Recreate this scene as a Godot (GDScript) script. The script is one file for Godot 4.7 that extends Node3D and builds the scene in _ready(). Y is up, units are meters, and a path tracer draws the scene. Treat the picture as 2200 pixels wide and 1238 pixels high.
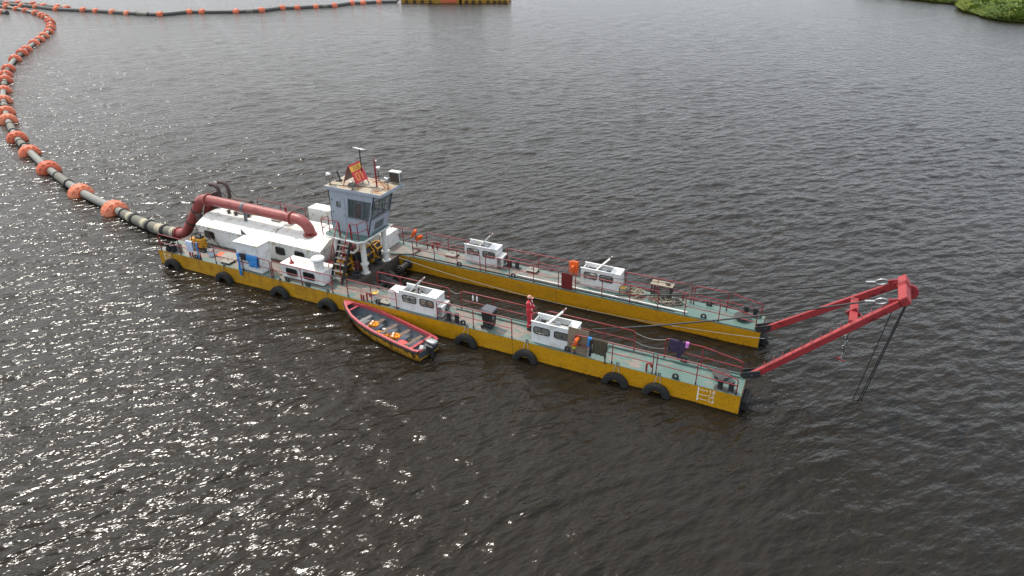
extends Node3D
# World axes: x runs along the dredger from its stern (0) to its bow (33), z = 0 is its near side, z = -7 its far side, y = 0 the water.

const D := 0.86            # deck height above the water
var M := {}
var used := {}
var rng := RandomNumberGenerator.new()
var dredger: Node3D

# ---------------------------------------------------------------- naming
func numbered(n: String) -> String:
	var k: int = used.get(n, 0)
	used[n] = k + 1
	return n if k == 0 else "%s_%03d" % [n, k]

func tag(o: Node, label: String, category: String, group := "") -> void:
	o.set_meta("label", label)
	o.set_meta("category", category)
	if group != "":
		o.set_meta("group", group)

func thing(called: String, label: String, category: String, at := Vector3.ZERO, turn := 0.0, group := "") -> Node3D:
	var o := Node3D.new()
	o.name = numbered(called)
	add_child(o)
	o.position = at
	o.rotation.y = turn
	tag(o, label, category, group)
	return o

func dup(root: Node3D, called: String, label: String, at: Vector3, turn := 0.0) -> Node3D:
	var r: Node3D = root.duplicate()
	r.name = numbered(called)
	add_child(r)
	r.position = at
	r.rotation.y = turn
	r.set_meta("label", label)
	return r

func begin() -> SurfaceTool:
	var st := SurfaceTool.new()
	st.begin(Mesh.PRIMITIVE_TRIANGLES)
	return st

func part(called: String, st: SurfaceTool, mat: Material, parent: Node, label := "") -> MeshInstance3D:
	st.generate_normals()
	var o := MeshInstance3D.new()
	o.mesh = st.commit()
	o.material_override = mat
	o.name = called
	parent.add_child(o, true)
	if label != "":
		o.set_meta("label", label)
	return o

func place(called: String, mesh: Mesh, mat: Material, parent: Node, xf := Transform3D.IDENTITY) -> MeshInstance3D:
	var o := MeshInstance3D.new()
	o.mesh = mesh
	o.material_override = mat
	o.name = called
	o.transform = xf
	parent.add_child(o, true)
	return o

# ---------------------------------------------------------------- shapes
func facing(st: SurfaceTool, p: Array, c: Vector3) -> void:
	# a convex polygon turned away from c
	var mid := Vector3.ZERO
	for v in p:
		mid += v
	mid /= p.size()
	var a: Vector3 = p[0]
	var b: Vector3 = p[1]
	var d: Vector3 = p[2]
	var flip: bool = (b - a).cross(d - a).dot(mid - c) > 0.0
	for k in range(1, p.size() - 1):
		st.add_vertex(p[0])
		st.add_vertex(p[k + 1] if flip else p[k])
		st.add_vertex(p[k] if flip else p[k + 1])

func bx(st: SurfaceTool, c: Vector3, s: Vector3, b := 0.0, bs := Basis.IDENTITY) -> void:
	# a box of size s round c, its edges chamfered by b
	st.set_smooth_group(-1)
	var h := s * 0.5
	b = minf(b, minf(h.x, minf(h.y, h.z)) * 0.9)
	for ax in 3:
		var u := (ax + 1) % 3
		var v := (ax + 2) % 3
		for sg in [-1.0, 1.0]:
			var q := []
			for e in [[-1, -1], [1, -1], [1, 1], [-1, 1]]:
				var t := Vector3.ZERO
				t[ax] = h[ax] * sg
				t[u] = (h[u] - b) * e[0]
				t[v] = (h[v] - b) * e[1]
				q.append(c + bs * t)
			facing(st, q, c)
	if b <= 0.0:
		return
	for ax in 3:
		var u := (ax + 1) % 3
		var v := (ax + 2) % 3
		for su in [-1.0, 1.0]:
			for sv in [-1.0, 1.0]:
				var q := []
				for e in [[-1, 0], [1, 0], [1, 1], [-1, 1]]:
					var t := Vector3.ZERO
					t[ax] = (h[ax] - b) * e[0]
					t[u] = (h[u] if e[1] == 0 else h[u] - b) * su
					t[v] = (h[v] - b if e[1] == 0 else h[v]) * sv
					q.append(c + bs * t)
				facing(st, q, c)
	for sx in [-1.0, 1.0]:
		for sy in [-1.0, 1.0]:
			for sz in [-1.0, 1.0]:
				facing(st, [c + bs * Vector3(h.x * sx, (h.y - b) * sy, (h.z - b) * sz), c + bs * Vector3((h.x - b) * sx, h.y * sy, (h.z - b) * sz), c + bs * Vector3((h.x - b) * sx, (h.y - b) * sy, h.z * sz)], c)

func span(st: SurfaceTool, x0: float, x1: float, y0: float, y1: float, z0: float, z1: float, b := 0.0) -> void:
	bx(st, Vector3((x0 + x1) / 2, (y0 + y1) / 2, (z0 + z1) / 2), Vector3(absf(x1 - x0), absf(y1 - y0), absf(z1 - z0)), b)

func look(dir: Vector3, up := Vector3.UP) -> Basis:
	# x along dir, y as near up as can be
	var x := dir.normalized()
	if absf(x.dot(up)) > 0.99:
		up = Vector3.BACK if absf(x.z) < 0.9 else Vector3.RIGHT
	var z := x.cross(up).normalized()
	return Basis(x, z.cross(x).normalized(), z)

func beam(st: SurfaceTool, a: Vector3, b: Vector3, w: float, h: float, bev := 0.0, up := Vector3.UP) -> void:
	bx(st, (a + b) / 2, Vector3(a.distance_to(b), h, w), bev, look(b - a, up))

func tube(st: SurfaceTool, p: Array, r, n := 8, closed := false) -> void:
	# a round bar along the points p; r is a number or one for each point
	var m := p.size()
	var rings := []
	var last := Vector3.ZERO
	for i in m:
		var d: Vector3
		if closed:
			d = p[(i + 1) % m] - p[(i + m - 1) % m]
		else:
			d = p[mini(i + 1, m - 1)] - p[maxi(i - 1, 0)]
		d = d.normalized()
		var u: Vector3
		if last == Vector3.ZERO:
			u = d.cross(Vector3.UP if absf(d.y) < 0.95 else Vector3.RIGHT).normalized()
		else:
			u = (last - d * last.dot(d)).normalized()
		last = u
		var v := d.cross(u)
		var rr: float = r[i] if r is Array else r
		var ring := []
		for k in n:
			var a := TAU * k / n
			ring.append(p[i] + (u * cos(a) + v * sin(a)) * rr)
		rings.append(ring)
	st.set_smooth_group(0)
	for i in (m if closed else m - 1):
		var A: Array = rings[i]
		var B: Array = rings[(i + 1) % m]
		for k in n:
			var k2 := (k + 1) % n
			for t in [A[k], B[k], B[k2], A[k], B[k2], A[k2]]:
				st.add_vertex(t)
	if not closed:
		st.set_smooth_group(-1)
		facing(st, rings[0], p[0] + (p[1] - p[0]) * 0.5)
		facing(st, rings[m - 1], p[m - 1] + (p[m - 2] - p[m - 1]) * 0.5)

func lathe(st: SurfaceTool, at: Vector3, bs: Basis, prof: Array, n := 20, sharp := true) -> void:
	# prof: [distance along the y of bs, radius]
	for i in prof.size() - 1:
		var a: Vector2 = prof[i]
		var b: Vector2 = prof[i + 1]
		st.set_smooth_group(i + 1 if sharp else 0)
		for k in n:
			var t0 := TAU * k / n
			var t1 := TAU * (k + 1) / n
			var q := [at + bs * Vector3(cos(t0) * a.y, a.x, sin(t0) * a.y), at + bs * Vector3(cos(t0) * b.y, b.x, sin(t0) * b.y), at + bs * Vector3(cos(t1) * b.y, b.x, sin(t1) * b.y), at + bs * Vector3(cos(t1) * a.y, a.x, sin(t1) * a.y)]
			for w in ([0, 2, 1, 0, 3, 2] if a.y > 1e-5 and b.y > 1e-5 else ([0, 2, 1] if a.y <= 1e-5 else [0, 3, 1])):
				st.add_vertex(q[w])

func cyl(st: SurfaceTool, a: Vector3, b: Vector3, r: float, n := 16, bev := 0.0) -> void:
	var y := (b - a).normalized()
	var x := y.cross(Vector3.RIGHT if absf(y.x) < 0.9 else Vector3.BACK).normalized()
	var l := a.distance_to(b)
	var pr := [Vector2(0, 0), Vector2(0, r - bev), Vector2(bev, r), Vector2(l - bev, r), Vector2(l, r - bev), Vector2(l, 0)]
	if bev <= 0.0:
		pr = [Vector2(0, 0), Vector2(0, r), Vector2(l, r), Vector2(l, 0)]
	lathe(st, a, Basis(x, y, x.cross(y)), pr, n)

func torus(st: SurfaceTool, c: Vector3, axis: Vector3, R: float, r: float, n := 16, m := 8) -> void:
	var bs := look(axis)
	var p := []
	for k in n:
		p.append(c + bs * Vector3(0, cos(TAU * k / n) * R, sin(TAU * k / n) * R))
	tube(st, p, r, m, true)

func patch(st: SurfaceTool, P: Array, holes: Array, thick: float) -> void:
	# a wall on the corners P (low left, low right, high right, high left) with openings [u0, v0, u1, v1] in 0..1
	st.set_smooth_group(-1)
	var us := [0.0, 1.0]
	var vs := [0.0, 1.0]
	for h in holes:
		us.append(h[0]); us.append(h[2]); vs.append(h[1]); vs.append(h[3])
	us.sort(); vs.sort()
	var n: Vector3 = ((P[1] - P[0]).cross(P[3] - P[0])).normalized()
	var f := func(u: float, v: float, d: float) -> Vector3:
		return (P[0] as Vector3).lerp(P[1], u).lerp((P[3] as Vector3).lerp(P[2], u), v) - n * d
	var solid := func(i: int, j: int) -> bool:
		if i < 0 or j < 0 or i >= us.size() - 1 or j >= vs.size() - 1:
			return false
		if us[i + 1] - us[i] < 1e-5 or vs[j + 1] - vs[j] < 1e-5:
			return false
		var cu: float = (us[i] + us[i + 1]) / 2
		var cv: float = (vs[j] + vs[j + 1]) / 2
		for h in holes:
			if cu > h[0] and cu < h[2] and cv > h[1] and cv < h[3]:
				return false
		return true
	for i in us.size() - 1:
		for j in vs.size() - 1:
			if not solid.call(i, j):
				continue
			var a: float = us[i]; var b: float = us[i + 1]; var c: float = vs[j]; var d: float = vs[j + 1]
			var mid: Vector3 = f.call((a + b) / 2, (c + d) / 2, thick / 2)
			facing(st, [f.call(a, c, 0.0), f.call(b, c, 0.0), f.call(b, d, 0.0), f.call(a, d, 0.0)], mid)
			facing(st, [f.call(a, c, thick), f.call(b, c, thick), f.call(b, d, thick), f.call(a, d, thick)], mid)
			if not solid.call(i - 1, j): facing(st, [f.call(a, c, 0.0), f.call(a, d, 0.0), f.call(a, d, thick), f.call(a, c, thick)], mid)
			if not solid.call(i + 1, j): facing(st, [f.call(b, c, 0.0), f.call(b, d, 0.0), f.call(b, d, thick), f.call(b, c, thick)], mid)
			if not solid.call(i, j - 1): facing(st, [f.call(a, c, 0.0), f.call(b, c, 0.0), f.call(b, c, thick), f.call(a, c, thick)], mid)
			if not solid.call(i, j + 1): facing(st, [f.call(a, d, 0.0), f.call(b, d, 0.0), f.call(b, d, thick), f.call(a, d, thick)], mid)

func hull_of(st: SurfaceTool, P: Array, Q: Array) -> void:
	# a solid between two outlines with as many points
	st.set_smooth_group(-1)
	var c := Vector3.ZERO
	for v in P + Q:
		c += v
	c /= P.size() * 2
	facing(st, P, c)
	facing(st, Q, c)
	for k in P.size():
		var k2 := (k + 1) % P.size()
		facing(st, [P[k], P[k2], Q[k2], Q[k]], c)

func round_rect(c: Vector3, U: Vector3, V: Vector3, w: float, h: float, r: float, n := 4) -> Array:
	var p := []
	for q in 4:
		var cx: float = (w / 2 - r) * [1, -1, -1, 1][q]
		var cy: float = (h / 2 - r) * [1, 1, -1, -1][q]
		for k in n + 1:
			var a := PI / 2 * (q + float(k) / n)
			p.append(c + U * (cx + cos(a) * r) + V * (cy + sin(a) * r))
	return p

func pillow(st: SurfaceTool, c: Vector3, s: Vector3, bs := Basis.IDENTITY, e := 0.55, n := 12) -> void:
	# a soft rounded block
	st.set_smooth_group(0)
	var g := func(x: float) -> float: return signf(x) * pow(absf(x), e)
	var at := func(i: int, j: int) -> Vector3:
		var a := -PI / 2 + PI * i / (n / 2)
		var b := TAU * (j % n) / n
		return c + bs * Vector3(g.call(cos(a)) * g.call(cos(b)) * s.x / 2, g.call(sin(a)) * s.y / 2, g.call(cos(a)) * g.call(sin(b)) * s.z / 2)
	for i in n / 2:
		for j in n:
			var q := [at.call(i, j), at.call(i + 1, j), at.call(i + 1, j + 1), at.call(i, j + 1)]
			for w in ([0, 2, 1] if i == 0 else ([0, 3, 1] if i == n / 2 - 1 else [0, 2, 1, 0, 3, 2])):
				st.add_vertex(q[w])

func arc(c: Vector3, a: Vector3, b: Vector3, t0: float, t1: float, n: int) -> Array:
	var p := []
	for k in n + 1:
		var t := lerpf(t0, t1, float(k) / n)
		p.append(c + a * cos(t) + b * sin(t))
	return p

func sag(a: Vector3, b: Vector3, drop: float, n := 12) -> Array:
	var p := []
	for k in n + 1:
		var t := float(k) / n
		p.append(a.lerp(b, t) - Vector3(0, drop * 4 * t * (1 - t), 0))
	return p

func text(parent: Node, called: String, s: String, size: float, mat: Material, xf: Transform3D, bold := false) -> void:
	var f := SystemFont.new()
	f.font_names = PackedStringArray(["Droid Sans"])
	f.font_weight = 700 if bold else 400
	var t := TextMesh.new()
	t.text = s
	t.font = f
	t.font_size = 64
	t.pixel_size = size / 46.0
	t.depth = 0.006
	place(called, t, mat, parent, xf)

# ---------------------------------------------------------------- materials
func lin(r: float, g: float, b: float) -> Color:
	return Color(r, g, b).linear_to_srgb()

func mat(r: float, g: float, b: float, rough := 0.6, metal := 0.0, grime: Texture2D = null, scale := 0.5) -> StandardMaterial3D:
	var m := StandardMaterial3D.new()
	m.albedo_color = lin(r, g, b)
	m.roughness = rough
	m.metallic = metal
	if grime:
		m.albedo_texture = grime
		m.uv1_triplanar = true
		m.uv1_world_triplanar = true
		m.uv1_scale = Vector3.ONE * scale
	return m

func noise(seed_: int, freq: float, oct := 4, kind := FastNoiseLite.TYPE_SIMPLEX_SMOOTH) -> FastNoiseLite:
	var n := FastNoiseLite.new()
	n.seed = seed_
	n.frequency = freq
	n.fractal_octaves = oct
	n.noise_type = kind
	return n

func grime_texture(seed_: int, stain: Color, amount: float, spread: float) -> ImageTexture:
	# near white, with stains that have an outline, fine grain and a few specks
	var sz := 512
	var a := noise(seed_, 0.008, 5).get_seamless_image(sz, sz)
	var b := noise(seed_ + 7, 0.05, 3).get_seamless_image(sz, sz)
	var im := Image.create(sz, sz, false, Image.FORMAT_RGB8)
	for y in sz:
		for x in sz:
			var s := clampf((a.get_pixel(x, y).r - spread) * 5.0, 0.0, 1.0) * amount
			var f := 0.93 + 0.07 * b.get_pixel(x, y).r
			s += amount * clampf((b.get_pixel(x, y).r - 0.84) * 6.0, 0.0, 0.6)
			im.set_pixel(x, y, Color(f, f, f).lerp(stain, minf(s, 1.0)))
	im.generate_mipmaps()
	return ImageTexture.create_from_image(im)

func deck_texture(seed_: int) -> ImageTexture:
	# green deck paint with worn patches where the pink primer and dirt show, more of them towards the stern
	var w := 1024
	var h := 64
	var a := noise(seed_, 0.022, 5)
	var b := noise(seed_ + 3, 0.16, 3)
	var c := noise(seed_ + 5, 0.06, 4)
	var green := lin(0.080, 0.145, 0.125)
	var pink := lin(0.215, 0.155, 0.130)
	var dirt := lin(0.10, 0.085, 0.07)
	var im := Image.create(w, h, false, Image.FORMAT_RGB8)
	for x in w:
		var m := 33.26 * x / w
		var worn := 0.30 if m < 15.0 else (0.24 if m < 24.0 else (0.0 if m < 29.0 else -0.34))
		for y in h:
			var t := clampf((a.get_noise_2d(x * 1.3, y * 2.6) + worn) * 4.0 + 0.5 * b.get_noise_2d(x, y * 1.5), 0.0, 1.0)
			if y < 7 or y > 56:
				t *= 0.35
			var k := green.lerp(pink, t * 0.9)
			k = k.lerp(dirt, clampf((c.get_noise_2d(x * 1.2, y * 2.4) - 0.12) * 2.2, 0.0, 0.5 if m < 24.0 else 0.25))
			k = k.lightened(0.12 * clampf(b.get_noise_2d(x * 2.0 + 500, y * 3.0), 0, 1))
			im.set_pixel(x, y, k)
	im.generate_mipmaps()
	return ImageTexture.create_from_image(im)

func hull_texture(seed_: int) -> ImageTexture:
	# yellow paint, runs of dirt below the deck edge at the stern, ragged rust along the bottom
	var w := 2048
	var h := 96
	var a := noise(seed_, 0.012, 4)
	var b := noise(seed_ + 1, 0.09, 4)
	var run := noise(seed_ + 2, 0.05, 4)
	var yellow := lin(0.52, 0.255, 0.006)
	var dull := lin(0.38, 0.215, 0.028)
	var rust := lin(0.14, 0.045, 0.014)
	var im := Image.create(w, h, false, Image.FORMAT_RGB8)
	for x in w:
		var m := 33.26 * x / w
		var old := 0.55 if m < 13.2 else (0.16 if m < 23.0 else 0.05)
		var length := 0.35 + 0.65 * absf(run.get_noise_2d(x * 0.5, 900.0))
		var drip := clampf((run.get_noise_2d(x * 0.55, 0.0) - 0.02) * 5.0, 0.0, 1.0) * old
		var edge := 0.80 + 0.42 * b.get_noise_2d(x * 0.9, 300.0) + 0.13 * b.get_noise_2d(x * 3.0, 40.0)
		for y in h:
			var v := float(y) / h
			var k := yellow.lerp(dull, clampf(old * 0.8 + 0.5 * a.get_noise_2d(x, y * 3.0), 0.0, 0.9))
			if v < length:
				k = k.lerp(rust, drip * (0.35 + 0.35 * b.get_noise_2d(x * 2.0, y * 0.5)))
			if v > edge:
				k = k.lerp(rust, clampf(0.55 + 0.6 * b.get_noise_2d(x * 1.4, y * 2.4), 0.0, 0.95))
			if b.get_noise_2d(x * 1.1 + 777, y * 2.2) > 0.44:
				k = k.lerp(rust, 0.75)
			im.set_pixel(x, y, k)
	im.generate_mipmaps()
	return ImageTexture.create_from_image(im)

func roof_texture() -> ImageTexture:
	var sz := 256
	var a := noise(41, 0.012, 5)
	var b := noise(42, 0.06, 4)
	var im := Image.create(sz, sz, false, Image.FORMAT_RGB8)
	for y in sz:
		for x in sz:
			var k := lin(0.36, 0.31, 0.235)
			k = k.lerp(lin(0.30, 0.14, 0.06), clampf((a.get_noise_2d(x, y * 1.6) - 0.02) * 2.6 + 0.5 * b.get_noise_2d(x, y), 0, 0.85))
			k = k.lerp(lin(0.2, 0.17, 0.14), clampf((b.get_noise_2d(x + 300, y * 1.2) - 0.22) * 2.5, 0, 0.6))
			im.set_pixel(x, y, k)
	im.generate_mipmaps()
	return ImageTexture.create_from_image(im)

func uv_mat(t: Texture2D, rough: float) -> StandardMaterial3D:
	var m := StandardMaterial3D.new()
	m.albedo_texture = t
	m.roughness = rough
	return m

func materials() -> void:
	var dusty := grime_texture(3, Color(0.70, 0.61, 0.48), 0.5, 0.62)
	var rusty := grime_texture(9, Color(0.36, 0.20, 0.12), 0.75, 0.64)
	var faint := grime_texture(15, Color(0.72, 0.68, 0.62), 0.35, 0.56)
	M.white = mat(0.74, 0.75, 0.74, 0.42, 0, faint, 0.33)
	M.old_white = mat(0.70, 0.70, 0.67, 0.5, 0, dusty, 0.4)
	M.roof_white = mat(0.74, 0.73, 0.69, 0.5, 0, dusty, 0.28)
	M.rail = mat(0.27, 0.022, 0.030, 0.4, 0, rusty, 0.9)
	M.pipe_red = mat(0.30, 0.070, 0.063, 0.42, 0, rusty, 0.5)
	M.frame_red = mat(0.31, 0.026, 0.030, 0.6, 0, rusty, 0.45)
	M.maroon = mat(0.15, 0.016, 0.017, 0.5)
	M.house = mat(0.37, 0.405, 0.465, 0.45, 0, grime_texture(35, Color(0.82, 0.80, 0.76), 0.3, 0.6), 0.6)
	M.house_dark = mat(0.10, 0.115, 0.13, 0.45)
	M.black = mat(0.022, 0.022, 0.024, 0.55)
	M.rubber = mat(0.019, 0.0185, 0.018, 0.9, 0, faint, 2.0)
	M.dark_steel = mat(0.055, 0.05, 0.046, 0.55, 0.2, rusty, 1.2)
	M.soot = mat(0.075, 0.050, 0.042, 0.75, 0, rusty, 1.0)
	M.steel = mat(0.36, 0.37, 0.37, 0.35, 0.7)
	M.grey_pipe = mat(0.20, 0.205, 0.185, 0.5, 0, dusty, 0.6)
	M.hose = mat(0.16, 0.155, 0.125, 0.7, 0, dusty, 1.0)
	M.far_pipe = mat(0.06, 0.062, 0.058, 0.6)
	M.cream = mat(0.42, 0.38, 0.27, 0.75, 0, dusty, 1.2)
	M.winch = mat(0.56, 0.27, 0.015, 0.5, 0, rusty, 0.8)
	M.orange = mat(0.66, 0.150, 0.065, 0.5, 0, faint, 0.6)
	M.orange_faded = mat(0.68, 0.20, 0.10, 0.55, 0, dusty, 0.5)
	M.orange_deep = mat(0.58, 0.11, 0.042, 0.5, 0, faint, 0.6)
	M.orange_dark = mat(0.52, 0.10, 0.04, 0.6)
	M.vest = mat(0.70, 0.115, 0.015, 0.7)
	M.vest_yellow = mat(0.70, 0.25, 0.015, 0.7)
	M.vest_pink = mat(0.80, 0.10, 0.09, 0.7)
	M.tape = mat(0.75, 0.75, 0.72, 0.4)
	M.lime = mat(0.45, 0.75, 0.03, 0.6)
	M.blue_cloth = mat(0.03, 0.20, 0.50, 0.85)
	M.pale_cloth = mat(0.50, 0.56, 0.68, 0.85)
	M.brown_cloth = mat(0.065, 0.052, 0.034, 0.9)
	M.purple_cloth = mat(0.035, 0.022, 0.055, 0.9)
	M.pink_cloth = mat(0.55, 0.18, 0.5, 0.85)
	M.dark_cloth = mat(0.016, 0.017, 0.022, 0.9)
	M.coverall = mat(0.42, 0.016, 0.026, 0.8)
	M.skin = mat(0.060, 0.032, 0.022, 0.55)
	M.cap = mat(0.50, 0.24, 0.19, 0.7)
	M.ply = mat(0.24, 0.18, 0.125, 0.85, 0, dusty, 0.7)
	M.table = mat(0.30, 0.25, 0.19, 0.75, 0, dusty, 0.8)
	M.rope = mat(0.34, 0.30, 0.22, 0.9)
	M.rope_dark = mat(0.11, 0.10, 0.085, 0.9)
	M.wire = mat(0.035, 0.036, 0.035, 0.7)
	M.pale_wire = mat(0.30, 0.31, 0.30, 0.5, 0.2)
	M.thwart = mat(0.16, 0.115, 0.095, 0.8, 0, dusty, 1.0)
	M.boat_red = mat(0.42, 0.060, 0.070, 0.5, 0, faint, 1.0)
	M.boat_grey = mat(0.062, 0.078, 0.098, 0.55, 0, faint, 0.8)
	M.boat_yellow = mat(0.44, 0.23, 0.014, 0.6, 0, grime_texture(23, Color(0.13, 0.09, 0.06), 0.9, 0.57), 0.7)
	M.sign_red = mat(0.56, 0.030, 0.045, 0.5)
	M.sign_yellow = mat(0.74, 0.40, 0.045, 0.5)
	M.sign_back = mat(0.25, 0.25, 0.23, 0.7)
	M.deck_green = mat(0.085, 0.155, 0.14, 0.55, 0, faint, 0.7)
	M.deck_dirty = mat(0.075, 0.060, 0.048, 0.6, 0, rusty, 0.5)
	M.hatch = mat(0.27, 0.255, 0.22, 0.65, 0, dusty, 0.8)
	M.seam = mat(0.05, 0.045, 0.035, 0.8)
	M.lens = mat(0.30, 0.34, 0.33, 0.08, 0.4)
	M.bulb_yellow = mat(0.78, 0.42, 0.01, 0.5)
	M.deck = uv_mat(deck_texture(21), 0.5)
	M.deck_far = uv_mat(deck_texture(57), 0.5)
	M.hull = uv_mat(hull_texture(31), 0.36)
	M.hull_far = uv_mat(hull_texture(77), 0.36)
	for hm in [M.hull, M.hull_far]:
		var dents := noise(88, 0.03, 2).get_seamless_image(1024, 64)
		dents.convert(Image.FORMAT_RGBA8)
		dents.bump_map_to_normal_map(1.6)
		hm.normal_enabled = true
		hm.normal_texture = ImageTexture.create_from_image(dents)
		hm.normal_scale = 0.6
	M.house_roof = uv_mat(roof_texture(), 0.75)
	var g := StandardMaterial3D.new()
	g.transparency = BaseMaterial3D.TRANSPARENCY_ALPHA
	g.albedo_color = Color(0.45, 0.55, 0.53, 0.10)
	g.roughness = 0.03
	M.glass = g
	var t := StandardMaterial3D.new()
	t.transparency = BaseMaterial3D.TRANSPARENCY_ALPHA
	t.albedo_color = Color(0.42, 0.42, 0.40, 0.28)
	t.roughness = 0.04
	M.tinted = t
	M.dark_glass = mat(0.012, 0.013, 0.014, 0.08)

# ---------------------------------------------------------------- setting
func _ready() -> void:
	# camera: a drone about 18 m above the water
	var cam := Camera3D.new()
	cam.name = "camera"
	add_child(cam)
	var yaw := -0.4525
	var pitch := 0.4959
	var roll := 0.0096
	var right := Vector3(cos(yaw), 0, sin(yaw))
	var ahead := Vector3(sin(yaw), 0, -cos(yaw))
	var fwd := ahead * cos(pitch) - Vector3.UP * sin(pitch)
	var up := ahead * sin(pitch) + Vector3.UP * cos(pitch)
	var r2 := right * cos(roll) - up * sin(roll)
	var u2 := right * sin(roll) + up * cos(roll)
	cam.transform = Transform3D(Basis(r2, u2, -fwd), Vector3(34.728, 17.916, 23.939))
	cam.fov = 45.44
	cam.near = 0.1
	cam.far = 9000.0
	cam.current = true
	# hazy bright sky
	var env := Environment.new()
	env.background_mode = Environment.BG_SKY
	var sky := Sky.new()
	var sm := ProceduralSkyMaterial.new()
	sm.sky_top_color = Color(0.62, 0.68, 0.75)
	sm.sky_horizon_color = Color(0.85, 0.865, 0.88)
	sm.sky_curve = 0.25
	sm.ground_bottom_color = Color(0.20, 0.19, 0.17)
	sm.ground_horizon_color = Color(0.72, 0.73, 0.73)
	sm.sun_angle_max = 90.0
	sm.sun_curve = 0.6
	sky.sky_material = sm
	env.sky = sky
	env.background_energy_multiplier = 2.05
	env.tonemap_mode = Environment.TONE_MAPPER_LINEAR
	env.tonemap_exposure = 1.0
	env.sdfgi_enabled = true
	env.ssao_enabled = true
	env.ssil_enabled = true
	var we := WorldEnvironment.new()
	we.name = "world_environment"
	we.environment = env
	add_child(we)
	var sun := DirectionalLight3D.new()
	sun.name = "sun"
	sun.light_energy = 1.1
	sun.light_color = Color(1.0, 0.975, 0.94)
	sun.light_angular_distance = 0.6
	sun.shadow_enabled = true
	add_child(sun)
	sun.look_at_from_position(Vector3.ZERO, Vector3(0.60, -1.0, 0.22), Vector3.BACK)
	rng.seed = 4711
	materials()
	water(Vector2(34.728, 23.939), atan2(ahead.z, ahead.x))
	river_bank()
	build_dredger()
	loose_things()
	motor_boat()
	pipeline()
	far_barge()

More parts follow.
